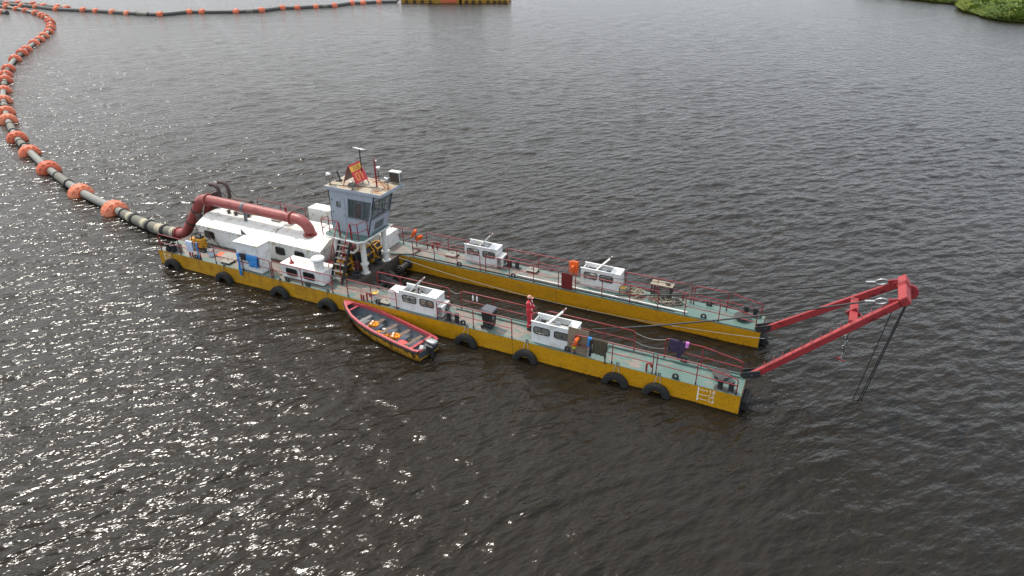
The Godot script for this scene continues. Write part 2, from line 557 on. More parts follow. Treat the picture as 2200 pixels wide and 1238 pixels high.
func water(centre: Vector2, mid: float) -> void:
	# one sheet of waves out to the horizon; the mesh is finer where it is looked at closely
	var N := 24
	var kx := PackedFloat64Array(); var kz := PackedFloat64Array(); var am := PackedFloat64Array(); var ph := PackedFloat64Array(); var wls := PackedFloat64Array()
	var g := RandomNumberGenerator.new()
	g.seed = 99
	for i in N:
		var wl := 0.42 * pow(10.0, float(i) / (N - 1))
		var k := TAU / wl
		var dir := 0.66 + g.randfn(0.0, 0.55 if wl < 0.8 else 0.42)
		kx.append(cos(dir) * k); kz.append(sin(dir) * k)
		am.append((0.042 if wl < 0.8 else (0.046 if wl < 1.8 else 0.024)) / k)
		ph.append(g.randf() * TAU)
		wls.append(wl)
	var patchy := noise(5, 0.035, 3)
	var warp := noise(6, 0.11, 2)
	var angles := PackedFloat64Array()
	for i in 40:
		angles.append(mid - PI + (PI - 0.86) * i / 40.0)
	for i in 861:
		angles.append(mid - 0.86 + 1.72 * i / 860.0)
	for i in range(1, 40):
		angles.append(mid + 0.86 + (PI - 0.86) * i / 40.0)
	var radii := PackedFloat64Array([0.01, 2.0, 4.0, 6.0, 8.0])
	for i in 561:
		radii.append(17.9 / tan(deg_to_rad(lerpf(61.0, 4.6, i / 560.0))))
	for r in [260.0, 320.0, 420.0, 600.0, 900.0, 1500.0, 2600.0, 4500.0, 8000.0]:
		radii.append(r)
	var na := angles.size()
	var nr := radii.size()
	var V := PackedVector3Array(); V.resize(na * nr)
	var NN := PackedVector3Array(); NN.resize(na * nr)
	var UV := PackedVector2Array(); UV.resize(na * nr)
	var at := 0
	var fade := PackedFloat64Array()
	fade.resize(N)
	for j in nr:
		var r := radii[j]
		# waves too short for the mesh at this distance are left to the ripple map
		var step := maxf(radii[mini(j + 1, nr - 1)] - r, r * 0.002)
		var n0 := N
		for n in N:
			fade[n] = am[n] * clampf(wls[n] / step / 1.4 - 0.6, 0.0, 1.0)
			if fade[n] > 0.0 and n < n0:
				n0 = n
		for i in na:
			var x := centre.x + cos(angles[i]) * r
			var z := centre.y + sin(angles[i]) * r
			var s := 0.80 + 0.75 * patchy.get_noise_2d(x, z)
			# the pontoons shelter the water between and right beside them
			if x > -2.0 and x < 34.5 and z < 6.0 and z > -7.5:
				var q := 0.35 if z < 0.0 else lerpf(0.5, 1.0, z / 6.0)
				s *= lerpf(1.0, q, clampf(minf(x + 2.0, 34.5 - x) / 1.5, 0.0, 1.0))
			if r > 300.0:
				s *= 0.4
			var wx := x + 0.9 * warp.get_noise_2d(x, z)
			var wz := z + 0.9 * warp.get_noise_2d(x + 300.0, z)
			var y := 0.0; var dx := 0.0; var dz := 0.0
			for n in range(n0, N):
				var t := kx[n] * wx + kz[n] * wz + ph[n]
				y += fade[n] * sin(t)
				var c := fade[n] * cos(t)
				dx += kx[n] * c
				dz += kz[n] * c
			# crests a little sharper than troughs
			var f := s * (1.0 + 3.5 * y)
			V[at] = Vector3(x, y * s, z)
			UV[at] = Vector2(x * cos(0.66) + z * sin(0.66), z * cos(0.66) - x * sin(0.66)) / 33.0
			NN[at] = Vector3(-dx * f, 1.0, -dz * f).normalized()
			at += 1
	var I := PackedInt32Array(); I.resize((nr - 1) * na * 6)
	at = 0
	for j in nr - 1:
		for i in na:
			var i2 := (i + 1) % na
			var a := j * na + i; var b := j * na + i2; var c := (j + 1) * na + i; var d := (j + 1) * na + i2
			I[at] = a; I[at + 1] = c; I[at + 2] = d; I[at + 3] = a; I[at + 4] = d; I[at + 5] = b
			at += 6
	var arr := []
	arr.resize(Mesh.ARRAY_MAX)
	arr[Mesh.ARRAY_VERTEX] = V
	arr[Mesh.ARRAY_NORMAL] = NN
	arr[Mesh.ARRAY_TEX_UV] = UV
	arr[Mesh.ARRAY_INDEX] = I
	var me := ArrayMesh.new()
	me.add_surface_from_arrays(Mesh.PRIMITIVE_TRIANGLES, arr)
	var m := StandardMaterial3D.new()
	m.albedo_color = lin(0.0125, 0.0100, 0.0070)
	m.roughness = 0.19
	m.metallic_specular = 0.30
	# fine wind ripples, their crests drawn out across the wind
	var rip := noise(71, 0.021, 4).get_seamless_image(2048, 896)
	rip.convert(Image.FORMAT_RGBA8)
	rip.resize(2048, 2048, Image.INTERPOLATE_CUBIC)
	rip.bump_map_to_normal_map(8.0)
	m.normal_enabled = true
	m.normal_texture = ImageTexture.create_from_image(rip)
	m.normal_scale = 1.0
	var o := place("water", me, m, self)
	o.set_meta("kind", "structure")
	o.set_meta("label", "brown choppy river water")

func river_bank() -> void:
	# the grassy point far behind, on the right: ground, tufts and bushes
	var edge := [Vector2(20, -205), Vector2(33, -184), Vector2(44.7, -171.6), Vector2(49, -168.5), Vector2(53.9, -164), Vector2(53.2, -157), Vector2(53.7, -151.5), Vector2(56.3, -141), Vector2(61, -137.2), Vector2(70, -134), Vector2(95, -128), Vector2(150, -122)]
	var st := begin()
	st.set_smooth_group(0)
	var wob := noise(8, 0.15, 3)
	var rows := []
	for k in 9:
		var row := []
		var d: float = [-1.0, 0.0, 1.2, 4.0, 9.0, 18.0, 40.0, 90.0, 260.0][k]
		for i in edge.size() * 6 - 5:
			var e: Vector2 = edge[i / 6].lerp(edge[mini(i / 6 + 1, edge.size() - 1)], (i % 6) / 6.0)
			var p := e + Vector2(0.55, -0.83) * d * 1.0
			p += Vector2(wob.get_noise_2d(p.x * 3, p.y * 3), wob.get_noise_2d(p.x * 3 + 50, p.y * 3)) * minf(2.2, 0.9 + d)
			row.append(Vector3(p.x, [-0.5, 0.05, 0.45, 0.7, 0.9, 1.1, 1.4, 2.0, 4.0][k] + 0.25 * wob.get_noise_2d(p.x * 2, p.y * 2), p.y))
		rows.append(row)
	for k in 8:
		for i in rows[0].size() - 1:
			var a: Vector3 = rows[k][i]; var b: Vector3 = rows[k][i + 1]; var c: Vector3 = rows[k + 1][i]; var d: Vector3 = rows[k + 1][i + 1]
			for v in [a, c, d, a, d, b]:
				st.add_vertex(v)
	var soil := mat(0.11, 0.15, 0.03, 0.95, 0, grime_texture(61, Color(0.55, 0.75, 0.35), 0.8, 0.5), 0.08)
	var o := part("river_bank", st, soil, self)
	o.set_meta("kind", "structure")
	o.set_meta("label", "low green river bank beyond the open water")
	# grass tufts
	var blade := begin()
	blade.set_smooth_group(-1)
	var g := RandomNumberGenerator.new()
	g.seed = 12
	for k in 9:
		var a := TAU * k / 9.0 + g.randf() * 0.4
		var d := Vector3(cos(a), 0, sin(a))
		var s := Vector3(-d.z, 0, d.x) * 0.10
		var h := g.randf_range(0.35, 0.75)
		var q := d * g.randf_range(0.0, 0.25)
		for v in [q - s, q + d * 0.12 + Vector3.UP * h * 0.7 + s * 0.6, q + s, q - s, q + d * 0.35 + Vector3.UP * h, q + d * 0.12 + Vector3.UP * h * 0.7 + s * 0.6]:
			blade.add_vertex(v)
	blade.generate_normals()
	var gm := mat(1, 1, 1, 0.9)
	gm.vertex_color_use_as_albedo = true
	gm.backlight_enabled = true
	gm.backlight = Color(0.25, 0.32, 0.08)
	var mm := MultiMesh.new()
	mm.transform_format = MultiMesh.TRANSFORM_3D
	mm.use_colors = true
	mm.mesh = blade.commit()
	mm.instance_count = 16000
	var tone := noise(14, 0.05, 3)
	for n in 16000:
		var f := g.randf() * (edge.size() - 2.01) + 1.0
		var e: Vector2 = edge[int(f)].lerp(edge[int(f) + 1], f - int(f))
		var d := pow(g.randf(), 1.8) * 34.0 - 0.7
		var p := e + Vector2(0.55, -0.83) * d
		var y: float = 0.10 + clampf(d * 0.30, 0.0, 0.72) + 0.012 * maxf(d, 0.0)
		var sc := g.randf_range(0.5, 1.2) * (1.6 if tone.get_noise_2d(p.x * 3.0 + 90.0, p.y * 3.0) > 0.15 else 1.0)
		mm.set_instance_transform(n, Transform3D(Basis(Vector3.UP, g.randf() * TAU).scaled(Vector3(sc * 2.0, sc * 1.1, sc * 2.0)), Vector3(p.x, y, p.y)))
		var t := clampf(0.5 + 1.1 * tone.get_noise_2d(p.x, p.y) + g.randf_range(-0.2, 0.2), 0, 1)
		mm.set_instance_color(n, Color(0.10, 0.15, 0.03).lerp(Color(0.24, 0.27, 0.04), t))
	var mi := MultiMeshInstance3D.new()
	mi.multimesh = mm
	mi.material_override = gm
	mi.name = "bank_grass"
	mi.set_meta("kind", "stuff")
	mi.set_meta("label", "bright green grass covering the far river bank")
	mi.set_meta("category", "grass")
	add_child(mi)
	# bushes
	var lm := mat(1, 1, 1, 0.85)
	lm.vertex_color_use_as_albedo = true
	lm.backlight_enabled = true
	lm.backlight = Color(0.16, 0.22, 0.06)
	for b in [[66.0, -157.0, 2.6, 2.6], [71.0, -155.5, 3.2, 3.0], [76.0, -153.0, 3.0, 3.2], [81.5, -151.0, 3.6, 3.4], [69.0, -163.0, 3.4, 3.6], [76.5, -161.0, 3.8, 4.0], [62.0, -166.0, 2.6, 2.4]]:
		var t := thing("bush", "dark green leafy bush on the far river bank", "bush", Vector3(b[0], 0.7, b[1]), 0.0, "bushes on the far river bank")
		var stm := begin()
		for k in 5:
			var a := g.randf() * TAU
			tube(stm, [Vector3.ZERO, Vector3(cos(a) * 0.4, b[3] * 0.4, sin(a) * 0.4), Vector3(cos(a) * b[2] * 0.45, b[3] * 0.75, sin(a) * b[2] * 0.45)], [0.10, 0.07, 0.03], 5)
		part("trunk", stm, mat(0.09, 0.065, 0.04, 0.9), t)
		var lf := begin()
		lf.set_smooth_group(-1)
		var lumps := []
		for k in 9:
			var a := g.randf() * TAU
			lumps.append([Vector3(cos(a) * b[2] * g.randf_range(0.1, 0.62), b[3] * g.randf_range(0.3, 0.78), sin(a) * b[2] * g.randf_range(0.1, 0.62)), b[2] * g.randf_range(0.32, 0.5), g.randf_range(0.75, 1.25)])
		for k in 2600:
			var L: Array = lumps[g.randi() % lumps.size()]
			var dir := Vector3(g.randfn(), g.randfn(), g.randfn()).normalized()
			var p: Vector3 = L[0] + dir * float(L[1]) * pow(g.randf(), 0.35)
			if p.y < 0.05:
				continue
			var u := Vector3(g.randfn(), g.randfn() * 0.6, g.randfn()).normalized() * g.randf_range(0.12, 0.24)
			var v := u.cross(dir + Vector3(0.1, 0.2, 0)).normalized() * g.randf_range(0.07, 0.13)
			var tone_: float = float(L[2]) * g.randf_range(0.75, 1.25)
			lf.set_color(Color(0.045 * tone_, 0.085 * tone_, 0.022 * tone_))
			for w in [p - u, p + v, p + u, p - u, p + u, p - v]:
				lf.add_vertex(w)
		part("crown", lf, lm, t)
# ---------------------------------------------------------------- the dredger
func uv_quad(st: SurfaceTool, p: Array, uv: Array, out: Vector3) -> void:
	st.set_smooth_group(-1)
	var flip: bool = (p[1] - p[0]).cross(p[2] - p[0]).dot(out) > 0.0
	for k in ([0, 2, 1, 0, 3, 2] if flip else [0, 1, 2, 0, 2, 3]):
		st.set_uv(uv[k])
		st.add_vertex(p[k])

func uv_box(st: SurfaceTool, x0: float, x1: float, y0: float, y1: float, z0: float, z1: float) -> void:
	# sides take their texture along x and down from y1; the top along x and across
	var L := 33.26
	var a := Vector2(x0 / L, 0); var b := Vector2(x1 / L, 0); var c := Vector2(x1 / L, 1); var d := Vector2(x0 / L, 1)
	uv_quad(st, [Vector3(x0, y1, z1), Vector3(x1, y1, z1), Vector3(x1, y0, z1), Vector3(x0, y0, z1)], [a, b, c, d], Vector3.BACK)
	uv_quad(st, [Vector3(x0, y1, z0), Vector3(x1, y1, z0), Vector3(x1, y0, z0), Vector3(x0, y0, z0)], [a, b, c, d], Vector3.FORWARD)
	var w := absf(z1 - z0) / L
	for e in [[x0, -1.0], [x1, 1.0]]:
		var u: float = clampf(e[0] / L, 0.06, 0.94)
		uv_quad(st, [Vector3(e[0], y1, z0), Vector3(e[0], y1, z1), Vector3(e[0], y0, z1), Vector3(e[0], y0, z0)], [Vector2(u, 0), Vector2(u + w, 0), Vector2(u + w, 1), Vector2(u, 1)], Vector3(e[1], 0, 0))
	uv_quad(st, [Vector3(x0, y1, z0), Vector3(x1, y1, z0), Vector3(x1, y1, z1), Vector3(x0, y1, z1)], [a, b, c, d], Vector3.UP)
	uv_quad(st, [Vector3(x0, y0, z0), Vector3(x1, y0, z0), Vector3(x1, y0, z1), Vector3(x0, y0, z1)], [a, b, c, d], Vector3.DOWN)

func railing(z: float, xs: Array, bent := false, top := 1.87) -> MeshInstance3D:
	# a panel of red pipe: two end posts that bend into the top rail, posts between them and a middle rail
	var st := begin()
	var x0: float = xs[0]
	var x1: float = xs[xs.size() - 1]
	var r := 0.10
	var hi := 1.6 if bent else top
	var p := [Vector3(x0, D, z), Vector3(x0, top - r, z), Vector3(x0 + r * 0.3, top - r * 0.3, z), Vector3(x0 + r, top, z)]
	if bent:
		p.append(Vector3(xs[xs.size() - 2], top, z))
	p.append_array([Vector3(x1 - r, hi, z), Vector3(x1 - r * 0.3, hi - r * 0.3, z), Vector3(x1, hi - r, z), Vector3(x1, D, z)])
	tube(st, p, 0.024, 8)
	var o := part("railing", st, M.rail, dredger)
	var m := begin()
	tube(m, [Vector3(x0, D + 0.52, z), Vector3(x1, D + 0.52 - (0.08 if bent else 0.0), z)], 0.020, 8)
	part("middle_rail", m, M.rail, o)
	for k in range(1, xs.size() - 1):
		var q := begin()
		tube(q, [Vector3(xs[k], D, z), Vector3(xs[k], top, z)], 0.022, 8)
		part("post", q, M.rail, o)
	for x in xs:
		var f := begin()
		cyl(f, Vector3(x, D, z), Vector3(x, D + 0.11, z), 0.034, 8, 0.006)
		part("post_socket", f, M.black, o)
	return o

func bollards(x: float, z: float) -> void:
	var st := begin()
	span(st, x - 0.22, x + 0.66, D, D + 0.03, z - 0.16, z + 0.16, 0.006)
	var o := part("bollard", st, M.dark_steel, dredger)
	for k in 2:
		var c := Vector3(x + k * 0.44, D + 0.03, z)
		var q := begin()
		lathe(q, c, Basis.IDENTITY, [Vector2(0, 0.11), Vector2(0.40, 0.11), Vector2(0.41, 0.128), Vector2(0.44, 0.128), Vector2(0.45, 0.118), Vector2(0.45, 0)], 18)
		part("bollard_post", q, M.black, o)
		q = begin()
		cyl(q, c + Vector3(-0.21, 0.29, 0.02), c + Vector3(0.21, 0.29, 0.02), 0.022, 8)
		part("bollard_pin", q, M.black, o)

func fairlead(x: float, z: float) -> void:
	# a round towing eye welded upright on the deck edge
	var st := begin()
	torus(st, Vector3(x, D + 0.13, z), Vector3.BACK, 0.10, 0.045, 16, 8)
	span(st, x - 0.15, x + 0.15, D, D + 0.05, z - 0.04, z + 0.04, 0.01)
	part("fairlead", st, M.black, dredger)

func gooseneck(x: float, z: float, h := 0.42, turn := 1.0) -> void:
	var st := begin()
	var r := 0.10
	var p := [Vector3(x, D, z), Vector3(x, D + h - r, z)]
	p.append_array(arc(Vector3(x + r * turn, D + h - r, z), Vector3(-r * turn, 0, 0), Vector3(0, r, 0), 0.15, PI, 8))
	p.append(Vector3(x + 2 * r * turn, D + h - r - 0.05, z))
	tube(st, p, 0.045, 10)
	part("vent_gooseneck", st, M.rail, dredger)

func deck_hatch(x: float, z: float, w := 0.62, d := 0.5) -> void:
	var st := begin()
	span(st, x - w / 2, x + w / 2, D, D + 0.09, z - d / 2, z + d / 2, 0.004)
	var o := part("deck_hatch", st, M.dark_steel, dredger)
	st = begin()
	span(st, x - w / 2 - 0.03, x + w / 2 + 0.03, D + 0.094, D + 0.13, z - d / 2 - 0.03, z + d / 2 + 0.03, 0.01)
	part("lid", st, M.hatch, o)
	st = begin()
	tube(st, arc(Vector3(x, D + 0.13, z), Vector3(0.09, 0, 0.03), Vector3(0, 0.08, 0), 0, PI, 8), 0.012, 6)
	part("handle", st, M.black, o)

func capstan(x: float, z: float) -> void:
	# the round steel table on a short foot at the bow
	var st := begin()
	lathe(st, Vector3(x, D, z), Basis.IDENTITY, [Vector2(0, 0.20), Vector2(0.12, 0.16), Vector2(0.15, 0.37), Vector2(0.17, 0.39), Vector2(0.19, 0.38), Vector2(0.19, 0)], 28)
	part("capstan", st, M.dark_steel, dredger)

func window_ring(parent: Node, c: Vector3, U: Vector3, V: Vector3, w: float, h: float, pane_mat: Material, mullion := true, r := 0.09) -> void:
	var st := begin()
	tube(st, round_rect(c, U, V, w, h, r), 0.026, 6, true)
	if mullion:
		var n := U.cross(V)
		bx(st, c - n * 0.01, Vector3(0.02, h, 0.02), 0, Basis(U, V, n))
	var f := part("window_frame", st, M.black, parent)
	st = begin()
	st.set_smooth_group(-1)
	var n2 := U.cross(V)
	var a := round_rect(c - n2 * 0.012, U, V, w, h, r)
	var b := round_rect(c - n2 * 0.020, U, V, w, h, r)
	hull_of(st, a, b)
	part("pane", st, pane_mat, f)

func deck_cabin(x0: float, x1: float, z0: float, z1: float, yt: float, split: float, wins: Array, lid_x: float, label: String) -> MeshInstance3D:
	# a low companionway house: walls with windows, the roof closed at the bow end and an open well with a raised lid at the other
	var st := begin()
	var t := 0.04
	var W := x1 - x0
	var H := yt - D
	var holes := []
	for w in wins:
		holes.append([(w[0] + 0.02 - x0) / W, (w[2] + 0.02 - D) / H, (w[1] - 0.02 - x0) / W, (w[3] - 0.02 - D) / H])
	patch(st, [Vector3(x0, D, z0), Vector3(x1, D, z0), Vector3(x1, yt, z0), Vector3(x0, yt, z0)], holes, t)
	var back := []
	for h in holes:
		back.append([1.0 - h[2], h[1], 1.0 - h[0], h[3]])
	patch(st, [Vector3(x1, D, z1), Vector3(x0, D, z1), Vector3(x0, yt, z1), Vector3(x1, yt, z1)], back, t)
	patch(st, [Vector3(x1, D, z0 - t), Vector3(x1, D, z1 + t), Vector3(x1, yt, z1 + t), Vector3(x1, yt, z0 - t)], [], t)
	patch(st, [Vector3(x0, D, z1 + t), Vector3(x0, D, z0 - t), Vector3(x0, yt - 0.12, z0 - t), Vector3(x0, yt - 0.12, z1 + t)], [], t)
	var o := part("deck_cabin", st, M.white, dredger, label)
	st = begin()
	span(st, split, x1 + 0.03, yt + 0.001, yt + 0.035, z0 + 0.03, z1 - 0.03, 0.012)
	part("roof", st, M.white, o)
	st = begin()
	span(st, x0 + t, x1 - t, D + 0.01, D + 0.03, z0 - t, z1 + t)
	part("floor", st, M.cream, o)
	st = begin()
	span(st, x0 + 0.45, split + 0.03, yt - 0.34, yt - 0.30, z0 - t, z1 + t)
	part("roof_well", st, M.old_white, o)
	st = begin()
	for e in [[z0 + 0.03, z0 - 0.05], [z1 + 0.05, z1 - 0.03]]:
		span(st, x0 - 0.03, split - 0.002, yt + 0.002, yt + 0.03, e[0], e[1], 0.01)
	part("rim", st, M.white, o)
	if lid_x > 0.0:
		st = begin()
		beam(st, Vector3(lid_x, yt - 0.22, (z0 + z1) / 2), Vector3(lid_x + 0.80, yt + 0.68, (z0 + z1) / 2), 0.52, 0.045, 0.01)
		var lid := part("hatch_lid", st, M.white, o)
		st = begin()
		var e := Vector3(lid_x + 0.79, yt + 0.70, (z0 + z1) / 2)
		cyl(st, e + Vector3(0, 0, -0.09), e + Vector3(0, 0, 0.09), 0.03, 8)
		part("handle", st, M.maroon, lid)
		st = begin()
		span(st, lid_x + 0.38, lid_x + 0.62, yt - 0.3, yt + 0.02, (z0 + z1) / 2 - 0.05, (z0 + z1) / 2 + 0.05, 0.01)
		part("lid_stay", st, M.white, lid)
	for w in wins:
		var c := Vector3((w[0] + w[1]) / 2, (w[2] + w[3]) / 2, z0 + 0.008)
		window_ring(o, c, Vector3.RIGHT, Vector3.UP, w[1] - w[0], w[3] - w[2], M.tinted)
		c.z = z1 - 0.008
		window_ring(o, c, Vector3.LEFT, Vector3.UP, w[1] - w[0], w[3] - w[2], M.tinted)
	return o

func air_conditioner(c: Vector3, s: Vector3, turn: float, parent: Node, coil := false) -> void:
	# an outdoor unit: fan side on its local +z
	var bs := Basis(Vector3.UP, turn)
	var st := begin()
	bx(st, c, s, 0.02, bs)
	var o := part("air_conditioner", st, M.old_white, parent)
	st = begin()
	if coil:
		bx(st, c + bs * Vector3(0, -0.01, s.z / 2 + 0.002), Vector3(s.x * 0.92, s.y * 0.86, 0.012), 0.002, bs)
		part("coil_guard", st, M.dark_steel, o)
		for side in 8:
			st = begin()
			bx(st, c + bs * Vector3(s.x / 2 + 0.004, s.y * (-0.36 + 0.1 * side), 0), Vector3(0.01, s.y * 0.06, s.z * 0.78), 0, bs)
			part("side_louvre", st, M.black, o)
		return
	var R := minf(s.y * 0.42, s.x * 0.36)
	var f := c + bs * Vector3(s.x * 0.12, 0, s.z / 2)
	lathe(st, f, Basis(bs.x, bs.z, -bs.y), [Vector2(0.001, 0.0), Vector2(0.001, R * 0.97)], 20)
	part("fan_opening", st, M.black, o)
	st = begin()
	for k in 4:
		torus(st, f + bs * Vector3(0, 0, 0.012), bs.z, R * (0.25 + 0.25 * k), 0.006, 20, 5)
	for k in 3:
		var d := bs * Vector3(cos(PI * k / 3), sin(PI * k / 3), 0) * R
		tube(st, [f + d + bs.z * 0.014, f - d + bs.z * 0.014], 0.006, 5)
	part("fan_grille", st, M.steel, o)
	st = begin()
	for k in 9:
		bx(st, c + bs * Vector3(-s.x / 2 - 0.004, s.y * (-0.36 + 0.09 * k), 0), Vector3(0.008, s.y * 0.05, s.z * 0.8), 0, bs)
	part("side_louvre", st, M.black, o)

func build_dredger() -> void:
	dredger = thing("dredger", "yellow twin-hulled dredger with grey wheelhouse, white engine house and red gantry", "dredger")
	# --- hull
	var st: SurfaceTool
	for k in 2:
		var z0: float = [-1.62, -6.99][k]
		var z1: float = [0.0, -5.33][k]
		st = begin()
		uv_box(st, 0.0, 33.26, -0.45, D - 0.02, z0, z1)
		var p := part("pontoon", st, [M.hull, M.hull_far][k], dredger)
		st = begin()
		uv_box(st, 0.012, 33.248, D - 0.018, D, z0 + 0.012, z1 - 0.012)
		part("deck", st, [M.deck, M.deck_far][k], p)
		for x in [13.28, 23.08]:
			st = begin()
			span(st, x - 0.008, x + 0.008, -0.2, D - 0.03, z1 - 0.01, z1 + 0.003)
			part("hull_joint", st, M.seam, p)
		# toe board along the inner edge
		st = begin()
		var zi: float = [-1.56, -5.40][k]
		span(st, 14.0, 33.2, D + 0.002, D + 0.045, zi - 0.03, zi + 0.03, 0.01)
		part("toe_board", st, M.deck_green, p)
		# dark fender block and bow plate
		st = begin()
		span(st, 33.287, 33.56, -0.35, 0.40, [-1.35, -6.7][k], [-0.35, -5.7][k], 0.04)
		part("bow_fender", st, M.rubber, p)
		st = begin()
		span(st, 33.262, 33.285, -0.4, 0.80, z0 + 0.02, z1 - 0.02, 0.004)
		part("bow_plate", st, M.deck_dirty, p)
	st = begin()
	span(st, 0.02, 13.30, -0.45, D - 0.012, -5.328, -1.622)
	part("hull_body", st, M.deck_dirty, dredger)
	# draught marks
	st = begin()
	span(st, 31.56, 31.61, 0.14, 0.83, 0.0, 0.003)
	for y in [0.70, 0.47, 0.24]:
		span(st, 31.613, 31.98, y, y + 0.022, 0.0, 0.003)
	var dm := part("draught_mark", st, M.tape, dredger)
	for k in 3:
		for d in 3:
			text(dm, "numeral", ["1.8", "1.6", "1.4"][k][d], 0.16, M.tape, Transform3D(Basis.IDENTITY, Vector3(32.14 - 0.02 * (k % 2), 0.71 - 0.23 * k, 0.004) + Vector3([-0.07, 0.0, 0.07][d], 0, 0)))
	st = begin()
	span(st, 0.42, 0.46, 0.12, 0.80, 0.0, 0.003)
	for y in [0.66, 0.44, 0.22]:
		span(st, 0.463, 0.70, y, y + 0.02, 0.0, 0.003)
	dm = part("draught_mark", st, M.tape, dredger)
	for k in 3:
		for d in 3:
			text(dm, "numeral", ["1.8", "1.6", "1.4"][k][d], 0.14, M.tape, Transform3D(Basis.IDENTITY, Vector3(0.84, 0.67 - 0.22 * k, 0.004) + Vector3([-0.07, 0.0, 0.07][d], 0, 0)))
	engine_house()
	discharge_pipe()
	wheelhouse()
	# --- deck houses
	var c := deck_cabin(16.82, 18.95, -0.2, -0.98, 1.88, 18.35, [[17.03, 17.79, 1.33, 1.69], [18.03, 18.79, 1.33, 1.69]], 17.2, "white deck cabin with an air conditioner, the motor boat moored beside it")
	st = begin()
	span(st, 16.17, 16.80, D, 1.72, -0.22, -0.9, 0.02)
	part("step_box", st, M.white, c)
	st = begin()
	lathe(st, Vector3(17.75, 1.56, -0.58), Basis.IDENTITY, [Vector2(0, 0.09), Vector2(0.05, 0.09), Vector2(0.08, 0.05), Vector2(0.42, 0.05), Vector2(0.42, 0)], 12)
	part("riding_light", st, M.maroon, c)
	air_conditioner(Vector3(19.14, 1.24, -0.55), Vector3(0.75, 0.56, 0.30), PI / 2, c)
	c = deck_cabin(23.95, 26.03, -0.2, -0.98, 1.93, 25.62, [[24.07, 24.83, 1.35, 1.69], [25.07, 25.80, 1.35, 1.69]], 24.56, "white deck cabin half hidden by a plywood board, a worker behind it")
	st = begin()
	tube(st, [Vector3(23.93, 1.93, -0.25), Vector3(23.75, 2.0, -0.6), Vector3(23.93, 2.02, -0.92)], 0.024, 6)
	part("grab_rail", st, M.rail, c)
	c = deck_cabin(17.15, 19.15, -6.22, -6.93, 1.90, 18.6, [[17.32, 18.05, 1.36, 1.70], [18.30, 19.03, 1.36, 1.70]], 17.85, "white deck cabin with an air conditioner on the far pontoon")
	air_conditioner(Vector3(19.34, 1.24, -6.5), Vector3(0.75, 0.56, 0.30), PI / 2, c)
	deck_cabin(24.05, 26.15, -6.22, -6.93, 1.88, 25.62, [[24.23, 24.92, 1.34, 1.69], [25.08, 25.78, 1.34, 1.69]], 24.7, "white deck cabin on the far pontoon near the rope piles")
	# cabin beside the wheelhouse stairs: closed roof and a mushroom vent
	st = begin()
	span(st, 9.14, 11.93, D + 0.04, 1.66, -1.38, -0.38, 0.02)
	c = part("deck_cabin", st, M.white, dredger, "closed white deck cabin with a mushroom vent on its roof")
	st = begin()
	span(st, 9.10, 11.97, 1.662, 1.70, -1.42, -0.34, 0.012)
	part("roof", st, M.roof_white, c)
	st = begin()
	span(st, 9.18, 11.9, D, D + 0.038, -1.35, -0.42)
	part("plinth", st, M.black, c)
	for x in [9.86, 11.02]:
		window_ring(c, Vector3(x, 1.30, -0.352), Vector3.RIGHT, Vector3.UP, 0.70, 0.38, M.dark_glass, false, 0.07)
	st = begin()
	lathe(st, Vector3(11.42, 1.70, -0.78), Basis.IDENTITY, [Vector2(0, 0.26), Vector2(0.42, 0.26), Vector2(0.42, 0.24), Vector2(0.50, 0.24)], 24)
	var v := part("mushroom_vent", st, M.old_white, c)
	st = begin()
	lathe(st, Vector3(11.42, 2.20, -0.78), Basis.IDENTITY, [Vector2(0, 0.05), Vector2(-0.03, 0.36), Vector2(0.06, 0.36), Vector2(0.10, 0.33), Vector2(0.115, 0)], 28)
	part("vent_cap", st, M.white, v)
	st = begin()
	torus(st, Vector3(11.42, 2.12, -0.78), Vector3.UP, 0.255, 0.02, 24, 6)
	part("clamp_band", st, M.black, v)
	st = begin()
	lathe(st, Vector3(9.72, 1.70, -0.62), Basis.IDENTITY, [Vector2(0, 0.13), Vector2(0.05, 0.13), Vector2(0.09, 0.06), Vector2(0.2, 0.05), Vector2(0.2, 0)], 14)
	tube(st, [Vector3(9.72, 1.86, -0.62), Vector3(9.66, 1.98, -0.66), Vector3(9.58, 2.02, -0.68)], 0.03, 6)
	part("filler_cap", st, M.frame_red, c)
	st = begin()
	tube(st, arc(Vector3(10.3, 1.70, -0.8), Vector3(0.06, 0, 0), Vector3(0, 0.16, 0), 0, PI, 8), 0.014, 6)
	part("lifting_eye", st, M.old_white, c)
	# tall locker
	st = begin()
	span(st, 6.28, 7.94, D + 0.02, 2.50, -0.92, -0.14, 0.015)
	c = part("deck_locker", st, M.white, dredger, "tall white locker with a blue shirt hung before it")
	st = begin()
	span(st, 6.22, 8.0, 2.502, 2.55, -0.99, -0.07, 0.012)
	part("lid", st, M.roof_white, c)
	st = begin()
	tube(st, arc(Vector3(7.1, 2.55, -0.55), Vector3(0.07, 0, 0), Vector3(0, 0.16, 0), 0, PI, 8), 0.014, 6)
	part("lifting_eye", st, M.old_white, c)
	# far side lockers
	st = begin()
	span(st, 10.6, 12.32, D, 1.72, -6.85, -5.72, 0.02)
	c = part("deck_locker", st, M.old_white, dredger, "white locker on the far side behind the wheelhouse pillar")
	st = begin()
	tube(st, arc(Vector3(12.0, 1.72, -6.2), Vector3(0.08, 0, 0), Vector3(0, 0.2, 0), 0, PI, 8), 0.018, 6)
	part("lifting_eye", st, M.old_white, c)
	st = begin()
	span(st, 6.3, 7.9, D, 2.35, -6.85, -6.05, 0.02)
	c = part("deck_locker", st, M.old_white, dredger, "white locker on the far side behind the engine house")
	st = begin()
	cyl(st, Vector3(6.25, 1.95, -6.4), Vector3(6.1, 1.95, -6.4), 0.07, 10)
	part("lamp", st, M.white, c)
	# --- railings
	var N := -0.06
	var I := -1.42
	var J := -5.42
